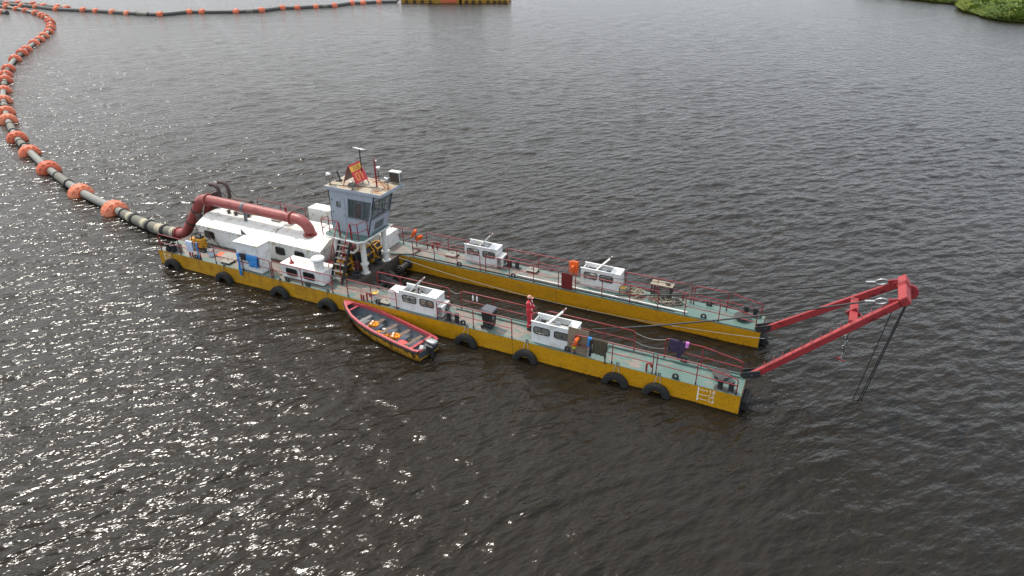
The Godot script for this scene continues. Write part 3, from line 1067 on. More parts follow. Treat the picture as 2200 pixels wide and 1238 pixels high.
	var K := -6.72
	railing(N, [0.22, 1.82, 3.45])
	railing(N, [4.60, 6.63, 8.68])
	railing(N, [8.80, 10.77, 12.78])
	railing(N, [13.76, 15.23, 16.73])
	railing(N, [19.06, 21.03, 23.03])
	railing(N, [26.1, 27.82, 29.6])
	railing(N, [29.76, 31.43, 33.06], true)
	railing(I, [14.66, 16.08, 18.97])
	railing(I, [19.62, 21.40, 23.22])
	railing(I, [24.2, 25.62, 26.98, 28.40])
	railing(I, [29.76, 31.36, 33.02], true)
	railing(J, [14.22, 15.64, 17.1, 18.54])
	railing(J, [18.88, 20.3, 21.72, 23.13])
	railing(J, [24.07, 25.5, 26.95, 28.38])
	railing(J, [29.7, 31.31, 33.0], true)
	railing(K, [1.45, 3.4, 5.4])
	railing(K, [11.9, 12.7, 13.62])
	railing(K, [14.36, 15.8, 17.2])
	railing(K, [19.55, 21.45, 23.36])
	railing(K, [26.32, 28.0, 29.72])
	railing(K, [29.86, 31.46, 33.08], true)
	# chains across the gaps
	for ch in [[18.97, 19.62, I, 1.8], [23.22, 24.2, I, 1.75], [28.4, 29.76, I, 1.8], [28.4, 29.76, I, 1.36], [23.13, 24.07, J, 1.75]]:
		st = begin()
		tube(st, sag(Vector3(ch[0], ch[3], ch[2]), Vector3(ch[1], ch[3], ch[2]), 0.14), 0.012, 5)
		part("gap_chain", st, M.pale_wire, dredger)
	# solid gate
	st = begin()
	span(st, 23.30, 23.90, D + 0.02, 1.82, J - 0.02, J + 0.02, 0.006)
	c = part("gate", st, M.maroon, dredger, "solid dark red gate in the far pontoon's railing")
	st = begin()
	for y in [1.02, 1.35, 1.68]:
		span(st, 23.28, 23.92, y, y + 0.03, J + 0.021, J + 0.035, 0.004)
	part("gate_rib", st, M.maroon, c)
	# --- deck fittings
	bollards(19.62, -0.2); bollards(32.38, -0.22); bollards(19.76, -6.62); bollards(32.36, -6.72)
	capstan(32.28, -1.05); capstan(32.3, -6.22)
	for q in [[0.78, -0.05], [3.05, -0.07], [3.28, -0.07], [9.72, -0.1], [11.1, -0.1], [15.57, -0.1], [20.43, -0.14], [25.74, -0.12], [30.58, -0.1], [30.6, -1.5], [17.2, -5.5], [20.5, -5.5], [30.6, -5.5], [30.6, -6.85]]:
		fairlead(q[0], q[1])
	gooseneck(14.9, -0.12, 0.45); gooseneck(29.33, -0.12, 0.42); gooseneck(14.95, -6.85, 0.42); gooseneck(29.3, -6.85, 0.42)
	for q in [[14.56, -0.1], [14.70, -0.1], [14.62, -6.85], [2.55, -0.1], [2.75, -0.1]]:
		st = begin()
		cyl(st, Vector3(q[0], D, q[1]), Vector3(q[0], D + 0.30, q[1]), 0.045, 10, 0.01)
		cyl(st, Vector3(q[0], D + 0.30, q[1]), Vector3(q[0], D + 0.62, q[1]), 0.008, 6)
		part("sounding_pipe", st, M.rail, dredger)
	deck_hatch(5.1, -0.45); deck_hatch(15.9, -0.38, 0.5, 0.5); deck_hatch(16.15, -6.5); deck_hatch(21.15, -6.6, 0.55, 0.45); deck_hatch(27.0, -1.0, 0.5, 0.4)
	# steel bar and pipes lying along the far deck
	st = begin()
	tube(st, [Vector3(20.6, D + 0.05, -5.75), Vector3(24.2, D + 0.05, -5.72), Vector3(29.8, D + 0.05, -5.66)], 0.045, 8)
	part("deck_pipe", st, M.old_white, dredger)
	st = begin()
	tube(st, [Vector3(14.2, D + 0.04, -5.6), Vector3(18.0, D + 0.04, -5.58), Vector3(29.2, D + 0.04, -5.54)], 0.03, 6)
	part("deck_pipe", st, M.black, dredger)
	st = begin()
	tube(st, [Vector3(19.4, D + 0.04, -1.3), Vector3(23.9, D + 0.04, -1.28), Vector3(33.0, D + 0.04, -1.3)], 0.03, 6)
	part("deck_pipe", st, M.deck_green, dredger)
	gantry()
	below_wheelhouse()

func engine_house() -> void:
	var st := begin()
	var x0 := 1.40; var x1 := 10.60
	var zn := -1.90; var zf := -5.10
	var e := 1.98
	span(st, x0, x1, D, e - 0.06, zf, zn, 0.0)
	var o := part("engine_house", st, M.old_white, dredger)
	# roof: sloping edges and a flat top
	st = begin()
	var P := []
	var Q := []
	for q in [[zn + 0.05, e - 0.02], [zn + 0.05, e], [-2.74, 2.35], [-4.26, 2.35], [zf - 0.05, e], [zf - 0.05, e - 0.02]]:
		P.append(Vector3(x0 - 0.05, q[1], q[0]))
		Q.append(Vector3(x1 + 0.05, q[1], q[0]))
	hull_of(st, P, Q)
	var r := part("roof", st, M.roof_white, o)
	st = begin()
	span(st, x0 - 0.045, x1 + 0.045, e - 0.17, e - 0.021, zn + 0.002, zn + 0.03)
	part("eave_strip", st, M.old_white, r)
	for k in 24:
		st = begin()
		var x := x0 + 0.15 + k * 0.39
		cyl(st, Vector3(x, e - 0.12, zn + 0.03), Vector3(x, e - 0.12, zn + 0.055), 0.022, 6)
		part("eave_bolt", st, M.soot, r)
	st = begin()
	beam(st, Vector3(7.02, e + 0.012, zn + 0.06), Vector3(7.02, 2.366, -2.74), 0.07, 0.02)
	beam(st, Vector3(7.02, 2.362, -2.75), Vector3(7.02, 2.362, -4.25), 0.07, 0.02)
	part("roof_seam", st, M.steel, r)
	for w in [[2.30, 0.72], [7.72, 0.62], [9.1, 0.62]]:
		window_ring(o, Vector3(w[0], 1.47, zn + 0.026), Vector3.RIGHT, Vector3.UP, w[1], 0.42, M.dark_glass, false, 0.08)
	# a rag hangs from the first window; small fin on the eave
	st = begin()
	hull_of(st, [Vector3(4.95, e, -1.86), Vector3(5.35, e, -1.9), Vector3(4.95, e + 0.34, -1.88)], [Vector3(4.95, e, -1.88), Vector3(5.35, e, -1.92), Vector3(4.95, e + 0.34, -1.9)])
	part("eave_bracket", st, M.house_dark, r)
	# roof hatches and mounts on top
	for q in [[3.6, -3.75, 0.95, 0.6], [6.1, -3.7, 0.6, 0.5]]:
		st = begin()
		span(st, q[0] - q[2] / 2, q[0] + q[2] / 2, 2.352, 2.46, q[1] - q[3] / 2, q[1] + q[3] / 2, 0.02)
		part("roof_hatch", st, M.hatch, r)
	for q in [[2.6, -3.35], [3.2, -3.3], [4.1, -3.4]]:
		st = begin()
		lathe(st, Vector3(q[0], 2.352, q[1]), Basis.IDENTITY, [Vector2(0, 0.09), Vector2(0.10, 0.08), Vector2(0.12, 0.13), Vector2(0.18, 0.11), Vector2(0.2, 0)], 12)
		part("roof_vent", st, M.soot, r)
	st = begin()
	lathe(st, Vector3(7.1, 2.352, -3.5), Basis.IDENTITY, [Vector2(0, 0.3), Vector2(0.10, 0.3), Vector2(0.16, 0.24), Vector2(0.17, 0)], 20)
	part("roof_vent", st, M.roof_white, r)

func discharge_pipe() -> void:
	# the fat red pipe: up out of the engine house, along its roof and down over the stern
	var st := begin()
	var zr := -2.92
	var R := 0.30
	tube(st, [Vector3(1.55, 3.18, zr), Vector3(7.98, 3.13, zr)], R, 28)
	var o := part("discharge_pipe", st, M.pipe_red, dredger)
	st = begin()
	var p := [Vector3(8.0, 3.13, zr)]
	p.append_array(arc(Vector3(8.35, 2.28, zr), Vector3(0, 0.85, 0), Vector3(0.85, 0, 0), 0.1, PI / 2, 12))
	p.append(Vector3(9.2, 2.26, zr + 0.10))
	tube(st, p, R, 28)
	part("elbow", st, M.pipe_red, o)
	st = begin()
	p = [Vector3(1.5, 3.18, zr)]
	for t in [[1.2, 3.16], [0.9, 3.02], [0.68, 2.78], [0.52, 2.5], [-0.25, 1.55], [-0.86, 0.80], [-1.1, 0.60], [-1.4, 0.48], [-1.8, 0.42]]:
		p.append(Vector3(t[0], t[1], zr + 0.02))
	tube(st, p, R, 28)
	part("elbow", st, M.pipe_red, o)
	for f in [[Vector3(1.55, 3.18, zr), Vector3.RIGHT], [Vector3(7.99, 3.13, zr), Vector3.RIGHT], [Vector3(9.2, 2.37, zr + 0.05), Vector3.UP], [Vector3(-1.82, 0.42, zr + 0.02), Vector3.RIGHT]]:
		st = begin()
		var d: Vector3 = f[1]
		var up := d.normalized()
		var x := up.cross(Vector3.BACK).normalized()
		lathe(st, f[0] - up * 0.035, Basis(x, up, x.cross(up)), [Vector2(0, R - 0.02), Vector2(0, R + 0.085), Vector2(0.03, R + 0.095), Vector2(0.07, R + 0.085), Vector2(0.07, R - 0.02)], 30)
		part("flange", st, M.pipe_red, o)
	st = begin()
	var x2 := Vector3.UP
	lathe(st, Vector3(4.35, 3.155, zr), Basis(x2, Vector3.RIGHT, x2.cross(Vector3.RIGHT)), [Vector2(0, R + 0.002), Vector2(0, R + 0.022), Vector2(0.20, R + 0.022), Vector2(0.20, R + 0.002)], 28)
	part("clamp_band", st, M.house_dark, o)
	st = begin()
	beam(st, Vector3(4.45, 2.30, zr + 0.1), Vector3(4.45, 2.85, zr), 0.14, 0.16, 0.01)
	part("support_post", st, M.house_dark, o)
	for q in [Vector3(0.34, 2.30, zr + 0.02), Vector3(-0.35, 1.42, zr + 0.02)]:
		st = begin()
		lathe(st, q, Basis(Vector3(0.77, -0.63, 0), Vector3(0.63, 0.77, 0), Vector3(0, 0, 1)), [Vector2(0, R), Vector2(0, R + 0.03), Vector2(0.15, R + 0.03), Vector2(0.15, R)], 26)
		part("clamp_band", st, M.soot, o)
	st = begin()
	cyl(st, Vector3(7.62, 3.4, zr), Vector3(7.62, 3.72, zr), 0.05, 10)
	cyl(st, Vector3(7.50, 3.66, zr), Vector3(7.74, 3.66, zr), 0.035, 8)
	cyl(st, Vector3(7.62, 3.72, zr), Vector3(7.62, 3.92, zr), 0.012, 6)
	part("bleed_valve", st, M.rail, o)
	# stern posts that carry the pipe and the hoisting frame behind it
	for q in [[0.95, -2.55, 2.30], [1.05, -3.75, 3.0], [0.62, -4.4, 2.9]]:
		st = begin()
		span(st, q[0] - 0.16, q[0] + 0.16, D - 0.01, q[2], q[1] - 0.13, q[1] + 0.13, 0.01)
		part("stern_post", st, M.soot, dredger)
	st = begin()
	beam(st, Vector3(0.62, 2.98, -2.6), Vector3(0.62, 2.98, -4.6), 0.22, 0.2, 0.01)
	part("stern_beam", st, M.soot, dredger)
	st = begin()
	beam(st, Vector3(0.9, 2.8, -3.5), Vector3(0.1, D, -3.55), 0.34, 0.34, 0.02)
	part("stern_brace", st, M.pipe_red, dredger)
	# exhausts and silencer
	for e in [[1.15, 0.0], [1.98, 0.27]]:
		st = begin()
		var b := Vector3(e[0], 2.2, -4.2)
		var h: float = 1.02 + e[1]
		var q := [b, b + Vector3(-0.01, h - 0.1, 0)]
		q.append_array([b + Vector3(-0.04, h + 0.12, 0), b + Vector3(-0.14, h + 0.27, 0), b + Vector3(-0.3, h + 0.36, 0), b + Vector3(-0.46, h + 0.36, 0), b + Vector3(-0.72, h + 0.34, 0)])
		tube(st, q, 0.115, 14)
		var ex := part("exhaust_pipe", st, M.soot, dredger)
		st = begin()
		tube(st, [b + Vector3(0.08, h, 0), b + Vector3(0.85, 0.62, -0.02)], 0.022, 6)
		part("stay", st, M.black, ex)
	st = begin()
	lathe(st, Vector3(2.3, 2.86, -4.05), Basis(Vector3.UP, Vector3.RIGHT, Vector3.UP.cross(Vector3.RIGHT)), [Vector2(0, 0), Vector2(0, 0.20), Vector2(0.04, 0.24), Vector2(1.5, 0.24), Vector2(1.56, 0.18), Vector2(1.56, 0.12), Vector2(1.58, 0)], 22)
	var mu := part("silencer", st, M.soot, dredger)
	st = begin()
	tube(st, [Vector3(3.8, 2.86, -4.05), Vector3(4.05, 2.84, -4.05), Vector3(4.2, 2.72, -4.05), Vector3(4.25, 2.4, -4.05)], 0.09, 10)
	part("pipe", st, M.soot, mu)
	for x in [2.55, 3.5]:
		st = begin()
		span(st, x - 0.03, x + 0.03, 2.35, 2.68, -4.2, -3.9)
		part("cradle", st, M.black, mu)

func wheelhouse() -> void:
	var st := begin()
	var zn := -2.67; var zf := -4.42
	var y0 := 3.10; var y1 := 5.46
	# platform with a rounded corner at the stairs
	var P := []
	var Q := []
	var o2 := [Vector2(10.95, -4.6), Vector2(10.95, -2.3)]
	for k in 7:
		var a := PI - PI / 2 * k / 6.0
		o2.append(Vector2(11.45 + 0.5 * cos(a), -2.35 + 0.5 * sin(a)))
	o2.append_array([Vector2(13.35, -1.85), Vector2(13.55, -2.1), Vector2(13.55, -4.6)])
	for q in o2:
		P.append(Vector3(q.x, y0 - 0.10, q.y))
		Q.append(Vector3(q.x, y0, q.y))
	hull_of(st, P, Q)
	var pl := part("platform", st, M.deck_green, dredger)
	st = begin()
	var rim := []
	for q in o2:
		rim.append(Vector3(q.x, y0 - 0.06, q.y))
	tube(st, rim, 0.055, 8, true)
	part("platform_edge", st, M.old_white, pl)
	for q in [[11.1, -2.75], [12.95, -2.66], [13.05, -4.45], [11.1, -4.45]]:
		st = begin()
		cyl(st, Vector3(q[0], D, q[1]), Vector3(q[0], y0 - 0.1, q[1]), 0.155, 18)
		var pi := part("pillar", st, M.old_white, dredger)
		for fl in [[D + 0.52, D + 0.60, 0.23], [D, D + 0.03, 0.25]]:
			st = begin()
			cyl(st, Vector3(q[0], fl[0], q[1]), Vector3(q[0], fl[1], q[1]), fl[2], 20, 0.006)
			part("flange", st, M.old_white, pi)
	# walls with real openings
	st = begin()
	var fb := 13.42; var ft := 14.05; var ab := 11.08; var at := 11.10
	var H := y1 - y0
	var v := func(y: float) -> float: return (y - y0) / H
	var u := func(x: float, y: float) -> float:
		var l := lerpf(ab, at, (y - y0) / H)
		var r := lerpf(fb, ft, (y - y0) / H)
		return (x - l) / (r - l)
	var wa := [u.call(12.30, 4.5), v.call(4.01), u.call(13.19, 4.5), v.call(5.03)]
	var wb := [u.call(13.25, 4.5), v.call(4.01), u.call(13.64, 4.5), v.call(5.03)]
	var ws := [u.call(11.57, 4.6), v.call(4.50), u.call(11.80, 4.6), v.call(4.78)]
	var near := [Vector3(ab, y0, zn), Vector3(fb, y0, zn), Vector3(ft, y1, zn), Vector3(at, y1, zn)]
	patch(st, near, [wa, wb, ws], 0.05)
	var far := [Vector3(fb, y0, zf), Vector3(ab, y0, zf), Vector3(at, y1, zf), Vector3(ft, y1, zf)]
	patch(st, far, [[1 - wa[2], wa[1], 1 - wa[0], wa[3]], [1 - wb[2], wb[1], 1 - wb[0], wb[3]]], 0.05)
	var front := [Vector3(fb, y0, zn), Vector3(fb, y0, zf), Vector3(ft, y1, zf), Vector3(ft, y1, zn)]
	var wf := [0.04, v.call(4.05), 0.97, v.call(5.06)]
	patch(st, front, [wf], 0.05)
	var rear := [Vector3(ab, y0, zf), Vector3(ab, y0, zn), Vector3(at, y1, zn), Vector3(at, y1, zf)]
	patch(st, rear, [[0.2, v.call(4.1), 0.8, v.call(5.0)]], 0.05)
	var o := part("wheelhouse", st, M.house, dredger)
	# window frames and panes
	var frame := func(C: Array, h: Array, bars: Array, nm: String) -> void:
		var f := func(a: float, b: float, d: float) -> Vector3:
			var n: Vector3 = ((C[1] - C[0]).cross(C[3] - C[0])).normalized()
			return (C[0] as Vector3).lerp(C[1], a).lerp((C[3] as Vector3).lerp(C[2], a), b) + n * d
		var s := begin()
		var k := [f.call(h[0], h[1], 0.006), f.call(h[2], h[1], 0.006), f.call(h[2], h[3], 0.006), f.call(h[0], h[3], 0.006)]
		for i in 4:
			var a: Vector3 = k[i]; var b: Vector3 = k[(i + 1) % 4]
			beam(s, a + (a - b).normalized() * 0.02, b + (b - a).normalized() * 0.02, 0.055, 0.055, 0.008)
		for t in bars:
			var uu := lerpf(h[0], h[2], t)
			beam(s, f.call(uu, h[1], -0.008), f.call(uu, h[3], -0.008), 0.05, 0.045, 0.006)
		var fr := part(nm, s, M.house_dark, o)
		s = begin()
		hull_of(s, [f.call(h[0], h[1], -0.02), f.call(h[2], h[1], -0.02), f.call(h[2], h[3], -0.02), f.call(h[0], h[3], -0.02)], [f.call(h[0], h[1], -0.028), f.call(h[2], h[1], -0.028), f.call(h[2], h[3], -0.028), f.call(h[0], h[3], -0.028)])
		part("pane", s, M.glass, fr)
	frame.call(near, wa, [0.48], "window_frame")
	frame.call(near, wb, [], "window_frame")
	frame.call(near, ws, [], "door_window")
	frame.call(front, wf, [0.34, 0.66], "window_frame")
	frame.call(far, [1 - wa[2], wa[1], 1 - wa[0], wa[3]], [0.5], "window_frame")
	frame.call(far, [1 - wb[2], wb[1], 1 - wb[0], wb[3]], [], "window_frame")
	frame.call(rear, [0.2, v.call(4.1), 0.8, v.call(5.0)], [0.5], "window_frame")
	# door: its outline stands a little proud
	st = begin()
	patch(st, [Vector3(11.30, 3.2, zn + 0.022), Vector3(12.08, 3.2, zn + 0.022), Vector3(12.10, 5.07, zn + 0.022), Vector3(11.32, 5.07, zn + 0.022)], [[0.33, 0.69, 0.67, 0.86]], 0.018)
	var dr := part("door", st, M.house, o)
	st = begin()
	cyl(st, Vector3(12.0, 4.12, zn + 0.024), Vector3(12.0, 4.12, zn + 0.08), 0.02, 8)
	tube(st, [Vector3(12.0, 4.12, zn + 0.075), Vector3(11.88, 4.12, zn + 0.075)], 0.014, 6)
	part("handle", st, M.steel, dr)
	for y in [3.5, 4.1, 4.8]:
		st = begin()
		cyl(st, Vector3(11.29, y, zn + 0.02), Vector3(11.29, y + 0.12, zn + 0.02), 0.018, 6)
		part("hinge", st, M.black, dr)
	# dark vent panel below the front window
	st = begin()
	var k0 := (ft - fb) / H
	var fx := func(y: float) -> float: return fb + (y - y0) * k0 + 0.012
	hull_of(st, [Vector3(fx.call(3.30), 3.30, -3.12), Vector3(fx.call(3.30), 3.30, -3.90), Vector3(fx.call(3.74), 3.74, -3.90), Vector3(fx.call(3.74), 3.74, -3.12)], [Vector3(fx.call(3.30) - 0.02, 3.30, -3.12), Vector3(fx.call(3.30) - 0.02, 3.30, -3.90), Vector3(fx.call(3.74) - 0.02, 3.74, -3.90), Vector3(fx.call(3.74) - 0.02, 3.74, -3.12)])
	part("vent_panel", st, M.house_dark, o)
	# roof
	st = begin()
	uv_roof(st, 11.0, 14.52, 5.462, 5.60, -4.52, -2.58)
	var rf := part("roof", st, M.house_roof, o)
	st = begin()
	for e in [[10.97, 14.55, -2.58, -2.55], [10.97, 14.55, -4.55, -4.52]]:
		span(st, e[0], e[1], 5.44, 5.605, e[2], e[3], 0.005)
	span(st, 14.522, 14.55, 5.44, 5.604, -4.518, -2.582)
	span(st, 10.97, 10.998, 5.44, 5.604, -4.518, -2.582)
	part("fascia", st, M.house, rf)
	# inside: floor, console, chair and levers
	st = begin()
	span(st, 11.15, 13.38, y0 + 0.004, y0 + 0.02, -4.36, -2.73)
	part("floor", st, M.black, o)
	st = begin()
	span(st, 13.0, 13.45, y0 + 0.02, 4.02, -4.2, -2.9, 0.03)
	part("console", st, M.house_dark, o)
	st = begin()
	span(st, 12.2, 12.7, 3.5, 3.62, -3.8, -3.3, 0.03)
	span(st, 12.14, 12.24, 3.6, 4.35, -3.8, -3.3, 0.03)
	cyl(st, Vector3(12.45, y0 + 0.02, -3.55), Vector3(12.45, 3.5, -3.55), 0.06, 10)
	part("helm_chair", st, M.maroon, o)
	# roof gear ------------------------------------------------------
	var sg := begin()
	var R := 5.602
	var apex := 6.72
	beam(sg, Vector3(12.36, apex, -2.98), Vector3(12.36, apex, -3.90), 0.035, 0.035)
	var sb := part("sign_frame", sg, M.rail, dredger, "A-shaped red and yellow number board on the wheelhouse roof")
	for z in [-3.0, -3.88]:
		for x in [12.88, 11.90]:
			st = begin()
			beam(st, Vector3(x, R, z), Vector3(12.36, apex, z), 0.035, 0.035)
			part("sign_leg", st, M.rail, sb)
	var d := (Vector3(12.36, apex, 0) - Vector3(12.88, R, 0)).normalized()
	var nrm := Vector3(d.y, -d.x, 0)
	var bs := Basis(Vector3(0, 0, -1), d, nrm)
	var base := Vector3(12.88, R, -3.44)
	st = begin()
	bx(st, base + d * 0.72 + nrm * 0.03, Vector3(0.96, 0.98, 0.02), 0.003, bs)
	part("board", st, M.sign_red, sb)
	st = begin()
	bx(st, base + d * 1.00 + nrm * 0.043, Vector3(0.94, 0.28, 0.006), 0, bs)
	part("yellow_band", st, M.sign_yellow, sb)
	text(sb, "lettering", "D26", 0.19, M.maroon, Transform3D(bs, base + d * 1.00 + nrm * 0.049))
	text(sb, "numeral", "01", 0.44, M.sign_yellow, Transform3D(bs, base + d * 0.54 + nrm * 0.044))
	var d2 := (Vector3(12.36, apex, 0) - Vector3(11.90, R, 0)).normalized()
	var n2 := Vector3(-d2.y, d2.x, 0)
	st = begin()
	bx(st, Vector3(11.90, R, -3.44) + d2 * 0.68 + n2 * 0.03, Vector3(0.92, 0.90, 0.02), 0.003, Basis(Vector3(0, 0, 1), d2, n2))
	part("board", st, M.sign_back, sb)
	# aerials
	st = begin()
	cyl(st, Vector3(12.62, R, -3.72), Vector3(12.62, 7.42, -3.72), 0.03, 8)
	var ae := part("aerial", st, M.black, dredger)
	st = begin()
	bx(st, Vector3(12.62, 7.46, -3.72), Vector3(0.60, 0.03, 0.34), 0.01, Basis(Vector3(0, 0, 1), -0.08) * Basis(Vector3(1, 0, 0), -0.32))
	part("flat_dish", st, M.white, ae)
	st = begin()
	cyl(st, Vector3(13.66, R, -3.50), Vector3(13.66, 7.06, -3.50), 0.045, 10)
	cyl(st, Vector3(13.66, 7.06, -3.50), Vector3(13.66, 7.16, -3.50), 0.025, 8)
	for yy in [6.45, 6.2]:
		tube(st, [Vector3(13.45, yy - 0.3, -3.5), Vector3(13.9, yy - 0.32, -3.5)], 0.012, 6)
	tube(st, [Vector3(13.66, 6.25, -3.5), Vector3(14.1, R, -3.6)], 0.014, 6)
	var ms := part("mast", st, M.rail, dredger)
	st = begin()
	cyl(st, Vector3(13.76, 7.0, -3.5), Vector3(13.76, 7.06, -3.5), 0.05, 10)
	part("mast_light", st, M.white, ms)
	# floodlights
	for f in [[11.2, -2.8, 2.9, 0.30], [12.74, -2.66, -0.9, 0.12], [14.36, -3.5, -0.2, 0.28], [13.15, -4.4, 0.6, 0.42]]:
		var c := Vector3(f[0], R + 0.22 + f[3], f[1])
		var a := Basis(Vector3.UP, f[2])
		var x := a * Vector3(0.94, -0.34, 0)
		var y2 := a * Vector3(0, 0, 1)
		st = begin()
		lathe(st, c - x * 0.12, Basis(y2, x, y2.cross(x)), [Vector2(-0.08, 0), Vector2(-0.08, 0.06), Vector2(0.02, 0.08), Vector2(0.16, 0.17), Vector2(0.20, 0.17), Vector2(0.20, 0.15)], 18)
		var fl := part("floodlight", st, M.steel, dredger)
		st = begin()
		lathe(st, c - x * 0.12, Basis(y2, x, y2.cross(x)), [Vector2(0.17, 0.148), Vector2(0.185, 0.0)], 18)
		part("lens", st, M.lens, fl)
		st = begin()
		tube(st, [c + y2 * 0.19, c + y2 * 0.19 - Vector3(0, 0.2, 0), Vector3(f[0], c.y - 0.24, f[1]), c - y2 * 0.19 - Vector3(0, 0.2, 0), c - y2 * 0.19], 0.014, 6)
		tube(st, [Vector3(f[0], R, f[1]), Vector3(f[0], c.y - 0.24, f[1])], 0.022, 6)
		cyl(st, Vector3(f[0], R, f[1]), Vector3(f[0], R + 0.02, f[1]), 0.08, 10)
		part("bracket", st, M.dark_steel, fl)
	st = begin()
	bx(st, Vector3(11.22, R + 0.34, -3.5), Vector3(0.06, 0.56, 0.46), 0.01, Basis(Vector3.UP, 0.7) * Basis(Vector3(0, 0, 1), 0.25))
	span(st, 11.1, 11.36, R, R + 0.06, -3.62, -3.36)
	part("solar_panel", st, M.black, dredger)
	air_conditioner(Vector3(14.24, R + 0.36, -4.42), Vector3(0.66, 0.62, 0.30), 0.0, dredger, true)
	st = begin()
	tube(st, arc(Vector3(13.95, R, -2.66), Vector3(0.06, 0, 0), Vector3(0, 0.15, 0), 0, PI, 8), 0.016, 6)
	part("lifting_eye", st, M.steel, dredger)
	st = begin()
	tube(st, [Vector3(11.2, R + 0.012, -2.85), Vector3(11.9, R + 0.012, -2.92), Vector3(12.6, R + 0.012, -3.2), Vector3(13.3, R + 0.012, -3.3), Vector3(13.66, R + 0.012, -3.48)], 0.016, 6)
	tube(st, [Vector3(13.7, R + 0.012, -3.1), Vector3(14.0, R + 0.012, -2.9), Vector3(14.2, R + 0.012, -3.1), Vector3(14.1, R + 0.012, -3.4), Vector3(14.36, R + 0.012, -3.5)], 0.012, 6)
	part("roof_cable", st, M.black, dredger)
	# platform railings
	for seq in [[Vector2(11.14, -2.32), Vector2(11.12, -1.80), Vector2(12.10, -1.95)], [Vector2(12.85, -1.93), Vector2(13.28, -1.98), Vector2(13.45, -2.60)]]:
		st = begin()
		var top := []
		var mid := []
		for q in seq:
			top.append(Vector3(q.x, y0 + 0.92, q.y))
			mid.append(Vector3(q.x, y0 + 0.45, q.y))
		tube(st, [Vector3(seq[0].x, y0, seq[0].y)] + top + [Vector3(seq[2].x, y0, seq[2].y)], 0.026, 8)
		var pr := part("railing", st, M.rail, dredger)
		st = begin()
		tube(st, mid, 0.02, 8)
		part("middle_rail", st, M.rail, pr)
		st = begin()
		tube(st, [Vector3(seq[1].x, y0, seq[1].y), Vector3(seq[1].x, y0 + 0.92, seq[1].y)], 0.026, 8)
		part("post", st, M.rail, pr)
	# stairs
	var b0 := Vector3(12.26, D, -0.98)
	var t0 := Vector3(12.46, y0, -1.92)
	st = begin()
	var dirs := (t0 - b0)
	for sx in [-0.36, 0.36]:
		beam(st, b0 + Vector3(sx, 0.02, 0), t0 + Vector3(sx, -0.06, 0), 0.03, 0.17, 0.004)
	var sr := part("stairs", st, M.black, dredger)
	for k in 6:
		st = begin()
		var q := b0 + dirs * ((k + 1) / 7.0)
		bx(st, q, Vector3(0.69, 0.03, 0.24), 0.006)
		part("tread", st, M.hatch, sr)
	for sx in [-0.37, 0.37]:
		st = begin()
		var A := b0 + Vector3(sx, 0, 0.02)
		var B := t0 + Vector3(sx, 0, 0)
		tube(st, [A + Vector3(0, 0.05, 0), A + Vector3(0, 0.95, -0.05), A.lerp(B, 0.4) + Vector3(0, 0.92, 0), B + Vector3(0, 0.88, 0), B + Vector3(0, 0.80, -0.10), B + Vector3(0, 0, -0.12)], 0.024, 8)
		tube(st, [A.lerp(B, 0.5), A.lerp(B, 0.5) + Vector3(0, 0.9, 0)], 0.02, 6)
		part("handrail", st, M.rail, sr)

func uv_roof(st: SurfaceTool, x0: float, x1: float, y0: float, y1: float, z0: float, z1: float) -> void:
	var q := [Vector2(0, 0), Vector2(1, 0), Vector2(1, 0.6), Vector2(0, 0.6)]
	uv_quad(st, [Vector3(x0, y1, z0), Vector3(x1, y1, z0), Vector3(x1, y1, z1), Vector3(x0, y1, z1)], q, Vector3.UP)
	uv_quad(st, [Vector3(x0, y0, z0), Vector3(x1, y0, z0), Vector3(x1, y0, z1), Vector3(x0, y0, z1)], q, Vector3.DOWN)
	for e in [[z0, Vector3.FORWARD], [z1, Vector3.BACK]]:
		uv_quad(st, [Vector3(x0, y0, e[0]), Vector3(x1, y0, e[0]), Vector3(x1, y1, e[0]), Vector3(x0, y1, e[0])], q, e[1])
	for e in [[x0, Vector3.LEFT], [x1, Vector3.RIGHT]]:
		uv_quad(st, [Vector3(e[0], y0, z0), Vector3(e[0], y0, z1), Vector3(e[0], y1, z1), Vector3(e[0], y1, z0)], q, e[1])

